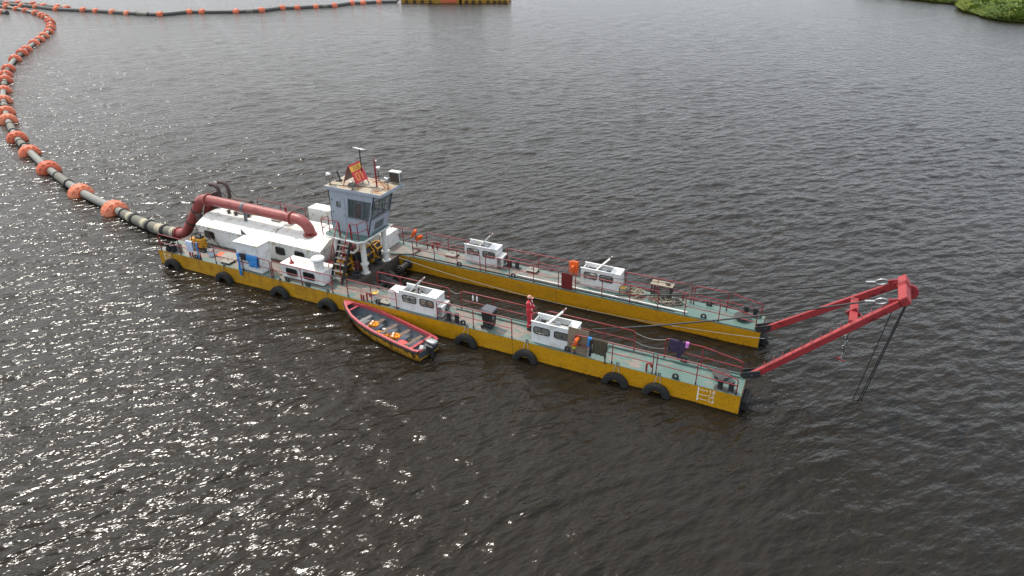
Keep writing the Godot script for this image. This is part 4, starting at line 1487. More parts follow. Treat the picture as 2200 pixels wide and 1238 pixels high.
func gantry() -> void:
	# the red ladder gantry leaning out over the bow
	var T := Vector3(38.05, 5.02, -3.49)
	var st := begin()
	var ax := (Vector3(38.05, 5.02, 0) - Vector3(33.42, 0.98, 0)).normalized()
	bx(st, T + ax * 0.16, Vector3(0.33, 0.36, 2.05), 0.03, look(ax))
	var o := part("gantry", st, M.frame_red, dredger)
	for s in [-1.0, 1.0]:
		st = begin()
		beam(st, Vector3(33.42, 0.98, -3.49 - s * 2.0), T + Vector3(0, -0.05, -s * 0.86), 0.20, 0.29, 0.02)
		part("arm", st, M.frame_red, o)
	st = begin()
	for k in 3:
		bx(st, T + ax * 0.16 + Vector3(0, 0, -0.16 - 0.10 * k), Vector3(0.37, 0.40, 0.03), 0.01, look(ax))
	part("head_rib", st, M.frame_red, o)
	# cross strut with a bolted joint
	st = begin()
	var f := 0.70
	var c := Vector3(33.42, 0.98, -3.49).lerp(T, f)
	beam(st, c + Vector3(0, 0, 1.02), c + Vector3(0, 0, -1.02), 0.30, 0.26, 0.02)
	part("cross_strut", st, M.frame_red, o)
	st = begin()
	bx(st, c + Vector3(0, 0, 0.2), Vector3(0.42, 0.40, 0.05), 0.006, look(ax))
	bx(st, c + Vector3(0, 0, 0.14), Vector3(0.42, 0.40, 0.05), 0.006, look(ax))
	part("strut_flange", st, M.rail, o)
	for s in [-1.0, 1.0]:
		# black hinge and pin at the deck
		st = begin()
		var hg := Vector3(33.34, 0.95, -3.49 + s * 2.0)
		beam(st, hg + Vector3(-0.30, 0.0, 0.14), hg + Vector3(0.42, 0.30, 0.14), 0.05, 0.30, 0.01)
		beam(st, hg + Vector3(-0.30, 0.0, -0.14), hg + Vector3(0.42, 0.30, -0.14), 0.05, 0.30, 0.01)
		cyl(st, hg + Vector3(0.12, 0.12, -0.24), hg + Vector3(0.12, 0.12, 0.24), 0.08, 12)
		part("hinge", st, M.black, o)
		# shackle lug, shackle and wire socket at the head
		var e := T + Vector3(-0.26, -0.10, s * 0.86)
		st = begin()
		beam(st, e + Vector3(-0.12, 0.0, 0), e + Vector3(0.25, 0.12, 0), 0.06, 0.24, 0.01)
		part("lug", st, M.frame_red, o)
		st = begin()
		var p := []
		for k in 14:
			var a := TAU * k / 14
			p.append(e + Vector3(-0.36 + 0.22 * cos(a), -0.02 + 0.05 * cos(a) + 0.13 * sin(a), 0.02 * sin(a)))
		tube(st, p, 0.035, 8, true)
		tube(st, [e + Vector3(-0.56, -0.06, 0), e + Vector3(-0.90, -0.15, 0)], [0.05, 0.06], 8)
		part("shackle", st, M.steel, o)
	# rungs along the near arm
	var A := Vector3(33.42, 0.98, -1.49)
	var B := T + Vector3(0, -0.05, 0.86)
	for k in 13:
		st = begin()
		var q := A.lerp(B, 0.10 + 0.066 * k) + Vector3(-0.05, 0.2, 0.0)
		tube(st, [q + Vector3(0, 0, 0.12), q + Vector3(-0.02, 0.09, 0.10), q + Vector3(-0.02, 0.09, -0.10), q + Vector3(0, 0, -0.12)], 0.012, 6)
		part("rung", st, M.rail, o)
	# sheave at the head
	st = begin()
	cyl(st, T + Vector3(0.35, -0.15, -0.5), T + Vector3(0.35, -0.15, -0.38), 0.34, 22, 0.03)
	part("sheave", st, M.frame_red, o)

func below_wheelhouse() -> void:
	var st: SurfaceTool
	# three winches under the wheelhouse
	var _winches := 0
	for w in [[12.25, -3.45, 0.5, 0.0], [11.85, -2.25, 0.36, 0.0], [12.15, -4.75, 0.36, 0.0]]:
		var c := Vector3(w[0], D + w[2] + 0.06, w[1])
		var R: float = w[2]
		st = begin()
		for z in [-0.42, 0.42]:
			var p := []
			for i in 9:
				var a := TAU * i / 8.0 + PI / 8
				p.append(c + Vector3(cos(a) * R, sin(a) * R, z * R / 0.5))
			tube(st, p, 0.045, 6)
			beam(st, c + Vector3(-R * 1.1, -R, z * R / 0.5), c + Vector3(R * 1.1, -R, z * R / 0.5), 0.1, 0.1, 0.01)
		for a in [0.4, 1.2, 2.0, 2.8]:
			var q := Vector3(cos(a) * R, sin(a) * R, 0)
			beam(st, c + q + Vector3(0, 0, -0.42 * R / 0.5), c + q + Vector3(0, 0, 0.42 * R / 0.5), 0.05, 0.09, 0.01)
		var o := part("winch", st, M.winch, dredger)
		st = begin()
		cyl(st, c + Vector3(0, 0, -0.38 * R / 0.5), c + Vector3(0, 0, 0.38 * R / 0.5), R * 0.86, 22, 0.02)
		part("drum", st, M.black, o)
		st = begin()
		span(st, c.x - R * 1.6, c.x - R * 1.1, D, D + R * 1.3, c.z - 0.25, c.z + 0.25, 0.03)
		part("motor", st, M.maroon, o)
		_winches += 1
	# dark red pump and grey pipes
	st = begin()
	lathe(st, Vector3(11.3, D + 0.55, -3.5), Basis(Vector3.UP, Vector3.BACK, Vector3.UP.cross(Vector3.BACK)), [Vector2(-0.3, 0), Vector2(-0.3, 0.42), Vector2(-0.2, 0.5), Vector2(0.2, 0.5), Vector2(0.3, 0.42), Vector2(0.3, 0)], 22)
	span(st, 10.9, 11.7, D, D + 0.12, -3.85, -3.15)
	part("pump", st, M.maroon, dredger)
	st = begin()
	tube(st, [Vector3(11.6, D + 1.15, -2.6), Vector3(12.4, D + 1.15, -2.5), Vector3(12.7, D + 1.4, -2.55), Vector3(12.7, D + 1.9, -2.6)], 0.07, 8)
	tube(st, [Vector3(12.4, D, -4.95), Vector3(12.4, D + 1.2, -4.95), Vector3(12.0, D + 1.6, -4.6)], 0.06, 8)
	part("service_pipe", st, M.old_white, dredger)
	# hoses, a tool chest and cable reels crowd the space
	st = begin()
	span(st, 10.75, 11.25, D, D + 0.5, -2.3, -1.95, 0.02)
	part("tool_chest", st, M.maroon, dredger)
	for q in [[12.75, -2.1, 0.22], [11.5, -4.9, 0.26], [12.9, -3.9, 0.2]]:
		st = begin()
		for k in 3:
			torus(st, Vector3(q[0], D + 0.05 + 0.07 * k, q[1]), Vector3.UP, q[2], 0.04, 18, 6)
		part("hose_coil", st, M.black, dredger)
	for q in [[Vector3(11.4, D + 1.0, -3.2), Vector3(12.0, D + 1.35, -2.9), Vector3(12.6, D + 0.7, -2.5), Vector3(12.7, D + 0.05, -2.3)], [Vector3(11.2, D + 1.5, -4.0), Vector3(12.2, D + 1.1, -4.2), Vector3(12.9, D + 0.3, -4.1)], [Vector3(11.6, D + 0.9, -2.0), Vector3(11.9, D + 1.4, -2.4), Vector3(11.7, D + 1.8, -3.0)]]:
		st = begin()
		tube(st, q, 0.035, 8)
		part("hose", st, M.black, dredger)
	st = begin()
	lathe(st, Vector3(12.35, D, -2.75), Basis.IDENTITY, [Vector2(0, 0.16), Vector2(0.5, 0.16), Vector2(0.56, 0.1), Vector2(0.58, 0)], 16)
	part("oil_drum", st, M.maroon, dredger)
	# cutter ladder running down into the well, with its suction pipe
	st = begin()
	for z in [-2.75, -4.25]:
		beam(st, Vector3(13.15, 0.10, z), Vector3(22.0, -3.6, z), 0.25, 0.55, 0.02)
	for t in 6:
		var q := Vector3(13.6, 0.0, 0).lerp(Vector3(22.0, -3.4, 0), t / 5.0)
		beam(st, Vector3(q.x, q.y, -2.85), Vector3(q.x, q.y, -4.15), 0.3, 0.3, 0.01)
	var l := part("cutter_ladder", st, M.dark_steel, dredger)
	st = begin()
	tube(st, [Vector3(13.2, 0.15, -3.5), Vector3(15.0, -0.35, -3.5), Vector3(22.0, -3.2, -3.5)], 0.30, 20)
	part("suction_pipe", st, M.dark_steel, l)
	st = begin()
	cyl(st, Vector3(13.9, 0.42, -5.33), Vector3(13.9, 0.42, -4.35), 0.17, 18)
	cyl(st, Vector3(13.9, 0.42, -5.33), Vector3(13.9, 0.42, -5.2), 0.30, 20, 0.02)
	cyl(st, Vector3(13.9, 0.42, -4.52), Vector3(13.9, 0.42, -4.44), 0.25, 20, 0.02)
	part("trunnion", st, M.dark_steel, l)
	# pale stringer and rail bar at the edge of the well
	st = begin()
	tube(st, [Vector3(12.9, D + 0.06, -5.1), Vector3(14.1, D + 0.06, -5.6), Vector3(14.15, D + 0.06, -6.3), Vector3(13.6, D + 0.06, -6.35)], 0.04, 8)
	part("edge_bar", st, M.black, dredger)
# ---------------------------------------------------------------- soft bodies
func nets(st: SurfaceTool, bones: Array, cell: float, k: float) -> void:
	# a smooth skin round tapered bones [a, b, radius at a, radius at b]
	var lo := Vector3.ONE * 1e9
	var hi := -lo
	for b in bones:
		var r: float = maxf(b[2], b[3]) + k + cell * 2
		for e in 2:
			lo = lo.min(b[e] - Vector3.ONE * r)
			hi = hi.max(b[e] + Vector3.ONE * r)
	var n := Vector3i(((hi - lo) / cell).ceil()) + Vector3i.ONE
	var F := PackedFloat32Array()
	F.resize(n.x * n.y * n.z)
	F.fill(1e3)
	for b in bones:
		var A: Vector3 = b[0]; var B: Vector3 = b[1]
		var ra: float = b[2]; var rb: float = b[3]
		var r := maxf(ra, rb) + k + cell * 2
		var i0 := Vector3i(((A.min(B) - Vector3.ONE * r - lo) / cell).floor()).clamp(Vector3i.ZERO, n - Vector3i.ONE)
		var i1 := Vector3i(((A.max(B) + Vector3.ONE * r - lo) / cell).ceil()).clamp(Vector3i.ZERO, n - Vector3i.ONE)
		var AB := B - A
		var L := maxf(AB.length_squared(), 1e-9)
		for z in range(i0.z, i1.z + 1):
			for y in range(i0.y, i1.y + 1):
				for x in range(i0.x, i1.x + 1):
					var p := lo + Vector3(x, y, z) * cell
					var t := clampf((p - A).dot(AB) / L, 0.0, 1.0)
					var d := (p - A - AB * t).length() - lerpf(ra, rb, t)
					var at := (z * n.y + y) * n.x + x
					var f := F[at]
					var h := maxf(k - absf(f - d), 0.0) / k
					F[at] = minf(f, d) - h * h * k * 0.25
	var id := {}
	var V := PackedVector3Array()
	var sx := 1; var sy := n.x; var sz := n.x * n.y
	var offs := [0, sx, sy, sx + sy, sz, sx + sz, sy + sz, sx + sy + sz]
	var pos := [Vector3(0, 0, 0), Vector3(1, 0, 0), Vector3(0, 1, 0), Vector3(1, 1, 0), Vector3(0, 0, 1), Vector3(1, 0, 1), Vector3(0, 1, 1), Vector3(1, 1, 1)]
	var edges := [[0, 1], [2, 3], [4, 5], [6, 7], [0, 2], [1, 3], [4, 6], [5, 7], [0, 4], [1, 5], [2, 6], [3, 7]]
	for z in n.z - 1:
		for y in n.y - 1:
			for x in n.x - 1:
				var at := (z * n.y + y) * n.x + x
				var s := 0
				for q in 8:
					if F[at + offs[q]] < 0.0:
						s += 1
				if s == 0 or s == 8:
					continue
				var c := Vector3.ZERO
				var m := 0
				for e in edges:
					var f0 := F[at + offs[e[0]]]
					var f1 := F[at + offs[e[1]]]
					if (f0 < 0.0) != (f1 < 0.0):
						c += (pos[e[0]] as Vector3).lerp(pos[e[1]], f0 / (f0 - f1))
						m += 1
				id[at] = V.size()
				V.append(lo + (Vector3(x, y, z) + c / m) * cell)
	st.set_smooth_group(0)
	for at in id:
		var f := F[at]
		for ax in 3:
			var s: int = [sx, sy, sz][ax]
			var u: int = [sy, sz, sx][ax]
			var v: int = [sz, sx, sy][ax]
			if (f < 0.0) == (F[at + s] < 0.0):
				continue
			if not (id.has(at - u) and id.has(at - v) and id.has(at - u - v)):
				continue
			var q := [V[id[at]], V[id[at - u]], V[id[at - u - v]], V[id[at - v]]]
			for w in ([0, 2, 1, 0, 3, 2] if f < 0.0 else [0, 1, 2, 0, 2, 3]):
				st.add_vertex(q[w])

func cloth(called: String, m: Material, parent: Node, x0: float, x1: float, z: float, y: float, front: float, back: float, seed_ := 1, ragged := 0.1) -> MeshInstance3D:
	# a piece of cloth folded over a rail along x, rumpled, 14 mm thick
	var nz := noise(seed_, 2.4, 3)
	var nx := 12
	var path := []
	var nb := int(ceil(back / 0.06)) + 1
	var nf := int(ceil(front / 0.06)) + 1
	for k in nb + 1:
		path.append(Vector2(-0.038, -back + back * k / nb))
	path.append_array([Vector2(-0.02, 0.034), Vector2(0.02, 0.034)])
	for k in nf + 1:
		path.append(Vector2(0.038, -front * k / nf))
	var P := func(i: int, j: int, d: float) -> Vector3:
		var q: Vector2 = path[j]
		var x := lerpf(x0, x1, float(i) / nx)
		var hang := clampf(-q.y * 3.0, 0.0, 1.0)
		var yy := q.y
		if yy < 0.0:
			yy *= 1.0 + ragged * nz.get_noise_2d(i * 0.22, 50.0 + signf(q.x))
		var s := signf(q.x) if j != nb + 1 else -0.5
		var w := 0.045 * hang * (sin(x * 21.0 + seed_) * 0.6 + 1.6 * nz.get_noise_2d(x * 1.4, yy + signf(q.x)))
		var off := 0.0 if q.y > 0.01 else s * d
		return Vector3(x + 0.05 * hang * nz.get_noise_2d(yy * 2.0, x), y + yy + (d if q.y > 0.01 else 0.0), z + q.x + absf(w) * signf(q.x) + off)
	var st := begin()
	st.set_smooth_group(0)
	for i in nx:
		for j in path.size() - 1:
			for side in 2:
				var d := 0.014 * side
				var q := [P.call(i, j, d), P.call(i + 1, j, d), P.call(i + 1, j + 1, d), P.call(i, j + 1, d)]
				for w in ([0, 1, 2, 0, 2, 3] if side == 1 else [0, 2, 1, 0, 3, 2]):
					st.add_vertex(q[w])
	return part(called, st, m, parent)

func hung(called: String, label: String, category: String, m: Material, x0: float, x1: float, z: float, y: float, front: float, back: float, seed_: int) -> Node3D:
	var c := Vector3((x0 + x1) / 2, y, z)
	var t := thing(called, label, category, c)
	cloth("cloth", m, t, x0 - c.x, x1 - c.x, 0.0, 0.0, front, back, seed_)
	return t

func life_vest(label: String, at: Vector3, turn: float, tilt: float, m: Material, group := "") -> Node3D:
	var t := thing("life_vest", label, "life vest", at, turn, group)
	var b := Basis(Vector3(0, 0, 1), tilt)
	var st := begin()
	pillow(st, b * Vector3(0, 0.04, 0), Vector3(0.46, 0.09, 0.40), b, 0.5, 16)
	part("back_panel", st, m, t)
	for s in [-1.0, 1.0]:
		st = begin()
		pillow(st, b * Vector3(0.0, 0.11, 0.11 * s), Vector3(0.40, 0.10, 0.19), b * Basis(Vector3.UP, 0.12 * s), 0.5, 14)
		var f := part("front_panel", st, m, t)
		st = begin()
		bx(st, b * Vector3(0.08, 0.163, 0.11 * s), Vector3(0.06, 0.008, 0.15), 0, b)
		part("reflective_strip", st, M.tape, f)
	st = begin()
	pillow(st, b * Vector3(-0.22, 0.09, 0), Vector3(0.14, 0.10, 0.30), b, 0.6, 12)
	part("collar", st, m, t)
	st = begin()
	for x in [-0.02, 0.15]:
		tube(st, [b * Vector3(x, 0.165, -0.2), b * Vector3(x, 0.172, 0.0), b * Vector3(x, 0.165, 0.2), b * Vector3(x + 0.1, 0.05, 0.27)], 0.014, 6)
	part("strap", st, M.black, t)
	return t

func bucket(label: String, at: Vector3, m: Material, rim: Material, h := 0.36, r := 0.16, contents: Material = null) -> void:
	var t := thing("bucket", label, "bucket", at)
	var st := begin()
	lathe(st, Vector3.ZERO, Basis.IDENTITY, [Vector2(0, 0), Vector2(0, r * 0.84), Vector2(h, r), Vector2(h, r - 0.012), Vector2(0.03, r * 0.8), Vector2(0.03, 0)], 20)
	part("body", st, m, t)
	st = begin()
	torus(st, Vector3(0, h - 0.02, 0), Vector3.UP, r + 0.005, 0.014, 20, 6)
	part("rim", st, rim, t)
	st = begin()
	tube(st, arc(Vector3(0, h - 0.03, 0), Vector3(r, 0, 0), Vector3(0, -0.1, r), 0, PI, 10), 0.006, 5)
	part("handle", st, M.wire, t)
	if contents:
		st = begin()
		lathe(st, Vector3.ZERO, Basis.IDENTITY, [Vector2(h - 0.09, r * 0.95), Vector2(h - 0.07, 0)], 18, false)
		part("contents", st, contents, t)

func rope_pile(label: String, at: Vector3, rx: float, rz: float, n: int, m1: Material, m2: Material, seed_: int) -> void:
	var t := thing("rope_pile", label, "rope", at)
	var g := RandomNumberGenerator.new()
	g.seed = seed_
	for half in 2:
		var st := begin()
		for k in n:
			var p := []
			var c := Vector3(g.randfn() * rx * 0.28, 0.03 + 0.16 * g.randf() * (1.0 if half == 0 else 0.7), g.randfn() * rz * 0.25)
			var a := rx * g.randf_range(0.35, 0.8)
			var b := rz * g.randf_range(0.4, 0.85)
			var ph := g.randf() * TAU
			var w := g.randf_range(0.5, 1.4)
			for i in 22:
				var s := ph + w * TAU * i / 21.0
				p.append(c + Vector3(cos(s) * a * (1 + 0.2 * sin(s * 2.3 + ph)), maxf(0.02 - c.y, 0.07 * sin(s * 1.7 + ph)), sin(s) * b))
			tube(st, p, 0.024 if half == 0 else 0.02, 6)
		part("coil", st, [m1, m2][half], t)

func person(at: Vector3) -> void:
	var t := thing("person", "worker in red coverall and pale cap standing with hands clasped behind a deck cabin", "person", at, 0.12)
	# facing +x; z > 0 is the person's right side
	var hipL := Vector3(0, 0.92, -0.09); var hipR := Vector3(0, 0.92, 0.09)
	var kneeL := Vector3(0.03, 0.50, -0.11); var kneeR := Vector3(0.04, 0.50, 0.11)
	var ankL := Vector3(-0.02, 0.10, -0.12); var ankR := Vector3(-0.01, 0.10, 0.12)
	var shL := Vector3(-0.01, 1.43, -0.19); var shR := Vector3(-0.01, 1.43, 0.19)
	var elL := Vector3(0.04, 1.15, -0.26); var elR := Vector3(0.02, 1.15, 0.27)
	var wrL := Vector3(0.24, 1.14, -0.07); var wrR := Vector3(0.24, 1.12, 0.08)
	var st := begin()
	var core := [[hipL, kneeL, 0.085, 0.06], [kneeL, ankL, 0.055, 0.04], [hipR, kneeR, 0.085, 0.06], [kneeR, ankR, 0.055, 0.04], [Vector3(0, 0.95, 0), Vector3(0, 1.38, 0), 0.13, 0.13], [shL, shR, 0.07, 0.07], [shL, elL, 0.05, 0.042], [elL, wrL, 0.04, 0.03], [shR, elR, 0.05, 0.042], [elR, wrR, 0.04, 0.03], [Vector3(0, 1.42, 0), Vector3(0.015, 1.56, 0), 0.06, 0.055]]
	nets(st, core, 0.022, 0.05)
	# head: skull, jaw, nose, ears
	nets(st, [[Vector3(0.0, 1.67, 0), Vector3(0.01, 1.66, 0), 0.092, 0.092], [Vector3(0.03, 1.60, 0), Vector3(0.06, 1.575, 0), 0.06, 0.042], [Vector3(0.085, 1.655, 0), Vector3(0.108, 1.63, 0), 0.012, 0.016], [Vector3(0.085, 1.595, -0.02), Vector3(0.085, 1.595, 0.02), 0.014, 0.014], [Vector3(0.0, 1.66, -0.09), Vector3(-0.005, 1.63, -0.092), 0.018, 0.013], [Vector3(0.0, 1.66, 0.09), Vector3(-0.005, 1.63, 0.092), 0.018, 0.013], [Vector3(0.0, 1.54, 0), Vector3(0.01, 1.60, 0), 0.055, 0.055]], 0.009, 0.02)
	# hands clasped in front: palm, four fingers and a thumb each
	for s in [-1.0, 1.0]:
		var w: Vector3 = wrL if s < 0 else wrR
		var pm := w + Vector3(0.075, -0.005, -0.015 * s)
		var fs := [[w, pm, 0.026, 0.034]]
		for k in 4:
			var o := Vector3(0.0, 0.028 - 0.019 * k, 0.0)
			var len: float = [0.036, 0.042, 0.038, 0.030][k]
			var b := pm + o + Vector3(0.02, 0, 0)
			var c := b + Vector3(len * 0.8, -0.006, -len * 0.4 * s)
			fs.append([b, c, 0.010, 0.009])
			fs.append([c, c + Vector3(len * 0.1, -0.01, -len * 0.8 * s), 0.009, 0.008])
		fs.append([pm + Vector3(-0.03, 0.025, -0.01 * s), pm + Vector3(0.015, 0.05, -0.03 * s), 0.012, 0.010])
		nets(st, fs, 0.0065, 0.008)
	part("body", st, M.skin, t)
	# coverall
	st = begin()
	nets(st, [[hipL, kneeL, 0.115, 0.095], [kneeL, ankL + Vector3(0, 0.08, 0), 0.092, 0.085], [hipR, kneeR, 0.115, 0.095], [kneeR, ankR + Vector3(0, 0.08, 0), 0.092, 0.085], [Vector3(0, 0.98, 0), Vector3(-0.01, 1.34, 0), 0.140, 0.145], [Vector3(0, 1.0, -0.06), Vector3(0, 1.0, 0.06), 0.125, 0.125], [shL, shR, 0.080, 0.080], [shL, elL, 0.070, 0.062], [elL, wrL - Vector3(0.03, 0, 0), 0.062, 0.046], [shR, elR, 0.070, 0.062], [elR, wrR - Vector3(0.03, 0, 0), 0.062, 0.046], [Vector3(-0.01, 1.44, 0), Vector3(0.0, 1.49, 0), 0.085, 0.075]], 0.02, 0.06)
	var co := part("coverall", st, M.coverall, t)
	st = begin()
	for s in [-1.0, 1.0]:
		tube(st, arc(Vector3(-0.01, 1.33, 0.125 * s), Vector3(0.0, 0.165, 0), Vector3(0.115, 0, 0), -1.3, 1.5, 12), 0.018, 6)
		var e: Vector3 = elL if s < 0 else elR
		var w: Vector3 = wrL if s < 0 else wrR
		torus(st, e.lerp(w, 0.55), w - e, 0.058, 0.014, 14, 6)
		var kn: Vector3 = kneeL if s < 0 else kneeR
		torus(st, kn - Vector3(0, 0.2, 0), Vector3.UP, 0.088, 0.015, 16, 6)
	part("reflective_strip", st, M.tape, co)
	st = begin()
	for s in [-1.0, 1.0]:
		var a: Vector3 = ankL if s < 0 else ankR
		nets(st, [[a + Vector3(0, 0.08, 0), a - Vector3(0.01, 0.04, 0), 0.062, 0.058], [a - Vector3(0.03, 0.05, 0), a + Vector3(0.16, -0.055, 0.02 * s), 0.05, 0.042]], 0.016, 0.04)
	part("boots", st, M.black, t)
	st = begin()
	lathe(st, Vector3(-0.005, 1.665, 0), Basis.IDENTITY, [Vector2(0.0, 0.104), Vector2(0.045, 0.102), Vector2(0.085, 0.082), Vector2(0.112, 0.045), Vector2(0.118, 0.0)], 20, false)
	pillow(st, Vector3(0.125, 1.672, 0), Vector3(0.13, 0.016, 0.15), Basis(Vector3(0, 0, 1), -0.15), 0.7, 12)
	part("cap", st, M.cap, t)
	st = begin()
	for s in [-1.0, 1.0]:
		pillow(st, Vector3(0.088, 1.655, 0.034 * s), Vector3(0.012, 0.014, 0.026), Basis.IDENTITY, 0.9, 8)
	part("eyes", st, M.tape, t)

func tyre_fender() -> Node3D:
	var t := Node3D.new()
	var st := begin()
	var bs := Basis(Vector3(1, 0, 0), Vector3(0, 0, 1), Vector3(0, -1, 0))
	lathe(st, Vector3(0, 0, 0), bs, [Vector2(-0.10, 0.30), Vector2(-0.135, 0.34), Vector2(-0.15, 0.44), Vector2(-0.14, 0.53), Vector2(-0.115, 0.585), Vector2(-0.07, 0.60), Vector2(-0.066, 0.583), Vector2(-0.054, 0.583), Vector2(-0.05, 0.603), Vector2(-0.006, 0.605), Vector2(-0.006, 0.585), Vector2(0.006, 0.585), Vector2(0.006, 0.605), Vector2(0.05, 0.603), Vector2(0.054, 0.583), Vector2(0.066, 0.583), Vector2(0.07, 0.60), Vector2(0.115, 0.585), Vector2(0.14, 0.53), Vector2(0.15, 0.44), Vector2(0.135, 0.34), Vector2(0.10, 0.30), Vector2(0.06, 0.34), Vector2(0.07, 0.5), Vector2(-0.07, 0.5), Vector2(-0.06, 0.34), Vector2(-0.10, 0.30)], 40)
	part("tyre", st, M.rubber, t)
	st = begin()
	torus(st, Vector3(0, 0, 0.142), Vector3.BACK, 0.50, 0.008, 36, 5)
	torus(st, Vector3(0, 0, 0.132), Vector3.BACK, 0.37, 0.010, 30, 5)
	for k in 30:
		var a := TAU * k / 30
		bx(st, Vector3(cos(a) * 0.594, sin(a) * 0.594, 0.105), Vector3(0.03, 0.05, 0.05), 0.004, Basis(Vector3(0, 0, 1), a))
	part("tread_block", st, M.rubber, t)
	return t

func loose_things() -> void:
	# --- tyres hung along the near side
	var ty := tyre_fender()
	var where := [[1.17, "stern draught marks"], [5.22, "a deck hatch"], [9.26, "the closed white cabin"], [12.48, "the wheelhouse stairs"], [20.69, "the black wheelie bin"], [23.8, "the cabin with the worker"], [28.09, "the brown blanket"], [29.91, "the red gooseneck vent"]]
	for k in where.size():
		var o: Node3D = ty.duplicate()
		o.name = numbered("tyre_fender")
		add_child(o)
		o.position = Vector3(where[k][0], -0.06, 0.165)
		o.rotation.z = k * 1.3
		tag(o, "black tyre fender on the yellow hull below " + where[k][1], "tyre", "tyres hung along the dredger's side")
		var st := begin()
		var inv := Basis(Vector3(0, 0, 1), -k * 1.3)
		for s in ([-0.13, 0.12] if k > 3 else [-0.05]):
			var p := []
			for q in [Vector3(s * 0.3, D + 0.10, -0.04), Vector3(s * 0.4, D + 0.01, 0.02), Vector3(s * 0.8, D - 0.2, 0.06), Vector3(s, 0.58, 0.1), Vector3(s, 0.44, 0.06)]:
				p.append(inv * (q - Vector3(0, -0.06, 0.165) + Vector3(0, 0, 0)))
			tube(st, p, 0.014, 6)
		part("hanging_chain" if k > 3 else "hanging_rope", st, M.pale_wire if k > 3 else M.rope_dark, o)
		st = begin()
		torus(st, inv * Vector3(0, D + 0.12, -0.2), inv * Vector3.BACK, 0.06, 0.025, 12, 6)
		part("deck_shackle", st, M.black, o)
	ty.free()
	# --- wheelie bin
	var t := thing("wheelie_bin", "black wheelie bin standing on the near pontoon's green deck", "bin", Vector3(21.66, D, -0.48))
	var st := begin()
	var lo := []
	var hi := []
	for q in [[-1, 1], [1, 1], [1, -1], [-1, -1]]:
		lo.append(Vector3(q[0] * 0.20, 0.05, q[1] * 0.22))
		hi.append(Vector3(q[0] * 0.28, 0.95, q[1] * 0.29))
	hull_of(st, lo, hi)
	part("body", st, M.black, t)
	st = begin()
	span(st, -0.31, 0.31, 0.93, 0.98, -0.32, 0.32, 0.015)
	part("rim", st, M.black, t)
	st = begin()
	hull_of(st, [Vector3(-0.32, 0.985, 0.33), Vector3(0.32, 0.985, 0.33), Vector3(0.32, 0.985, -0.33), Vector3(-0.32, 0.985, -0.33)], [Vector3(-0.27, 1.06, 0.26), Vector3(0.28, 1.03, 0.27), Vector3(0.28, 1.03, -0.27), Vector3(-0.27, 1.06, -0.26)])
	part("lid", st, mat(0.07, 0.075, 0.085, 0.35), t)
	st = begin()
	cyl(st, Vector3(-0.40, 0.93, -0.3), Vector3(-0.40, 0.93, 0.3), 0.025, 10)
	for z in [-0.26, 0.26]:
		beam(st, Vector3(-0.40, 0.93, z), Vector3(-0.26, 0.95, z), 0.04, 0.05, 0.006)
	part("handle", st, M.black, t)
	for z in [-0.24, 0.24]:
		st = begin()
		cyl(st, Vector3(-0.24, 0.10, z - 0.03), Vector3(-0.24, 0.10, z + 0.03), 0.10, 16, 0.01)
		part("wheel", st, M.rubber, t)
	st = begin()
	cyl(st, Vector3(0.246, 0.62, 0.1), Vector3(0.262, 0.62, 0.1), 0.09, 16)
	part("sticker", st, M.steel, t)
	# --- person
	person(Vector3(23.42, D, -1.16))
	# --- buckets and drums
	bucket("white bucket with yellow rim beside a deck hatch", Vector3(15.15, D, -0.45), M.old_white, M.bulb_yellow, 0.42, 0.2, M.bulb_yellow)
	bucket("cream bucket by the far cabin's corner", Vector3(26.32, D, -6.32), M.cream, M.bulb_yellow, 0.36, 0.17, M.bulb_yellow)
	bucket("pale paint bucket on the worn stern deck near the yellow engine", Vector3(3.55, D, -0.72), M.pale_cloth, M.dark_steel, 0.38, 0.19, M.winch)
	bucket("black bucket at the stern corner rail", Vector3(0.66, D, -0.26), M.black, M.old_white, 0.46, 0.19)
	bucket("black bucket with rag beside the stern jerrycan", Vector3(1.08, D, -0.24), M.black, M.old_white, 0.46, 0.19)
	t = thing("jerrycan", "grey jerrycan standing at the stern rail", "jerrycan", Vector3(1.42, D, -0.36))
	st = begin()
	bx(st, Vector3(0, 0.24, 0), Vector3(0.30, 0.46, 0.20), 0.04)
	part("body", st, mat(0.13, 0.13, 0.12, 0.6), t)
	st = begin()
	tube(st, [Vector3(-0.1, 0.46, 0), Vector3(-0.08, 0.53, 0), Vector3(0.05, 0.53, 0), Vector3(0.07, 0.46, 0)], 0.015, 6)
	cyl(st, Vector3(0.12, 0.45, 0), Vector3(0.12, 0.5, 0), 0.03, 10)
	part("handle", st, M.black, t)
	# --- engine on a skid, aft
	t = thing("pump_engine", "yellow engine pump on a black skid at the stern", "engine", Vector3(2.2, D, -1.15))
	st = begin()
	for z in [-0.32, 0.32]:
		span(st, -0.7, 0.7, 0.0, 0.10, z - 0.05, z + 0.05, 0.01)
	for x in [-0.6, 0.0, 0.6]:
		span(st, x - 0.04, x + 0.04, 0.02, 0.09, -0.27, 0.27, 0.005)
	part("skid", st, M.black, t)
	st = begin()
	bx(st, Vector3(0.12, 0.42, 0), Vector3(0.62, 0.60, 0.42), 0.05)
	part("engine_block", st, M.winch, t)
	st = begin()
	bx(st, Vector3(0.12, 0.78, 0), Vector3(0.46, 0.12, 0.34), 0.03)
	cyl(st, Vector3(0.3, 0.84, 0.05), Vector3(0.3, 1.05, 0.05), 0.05, 10)
	part("air_filter", st, M.black, t)
	st = begin()
	cyl(st, Vector3(-0.58, 0.42, 0), Vector3(-0.2, 0.42, 0), 0.24, 20, 0.04)
	part("pump_casing", st, M.winch, t)
	st = begin()
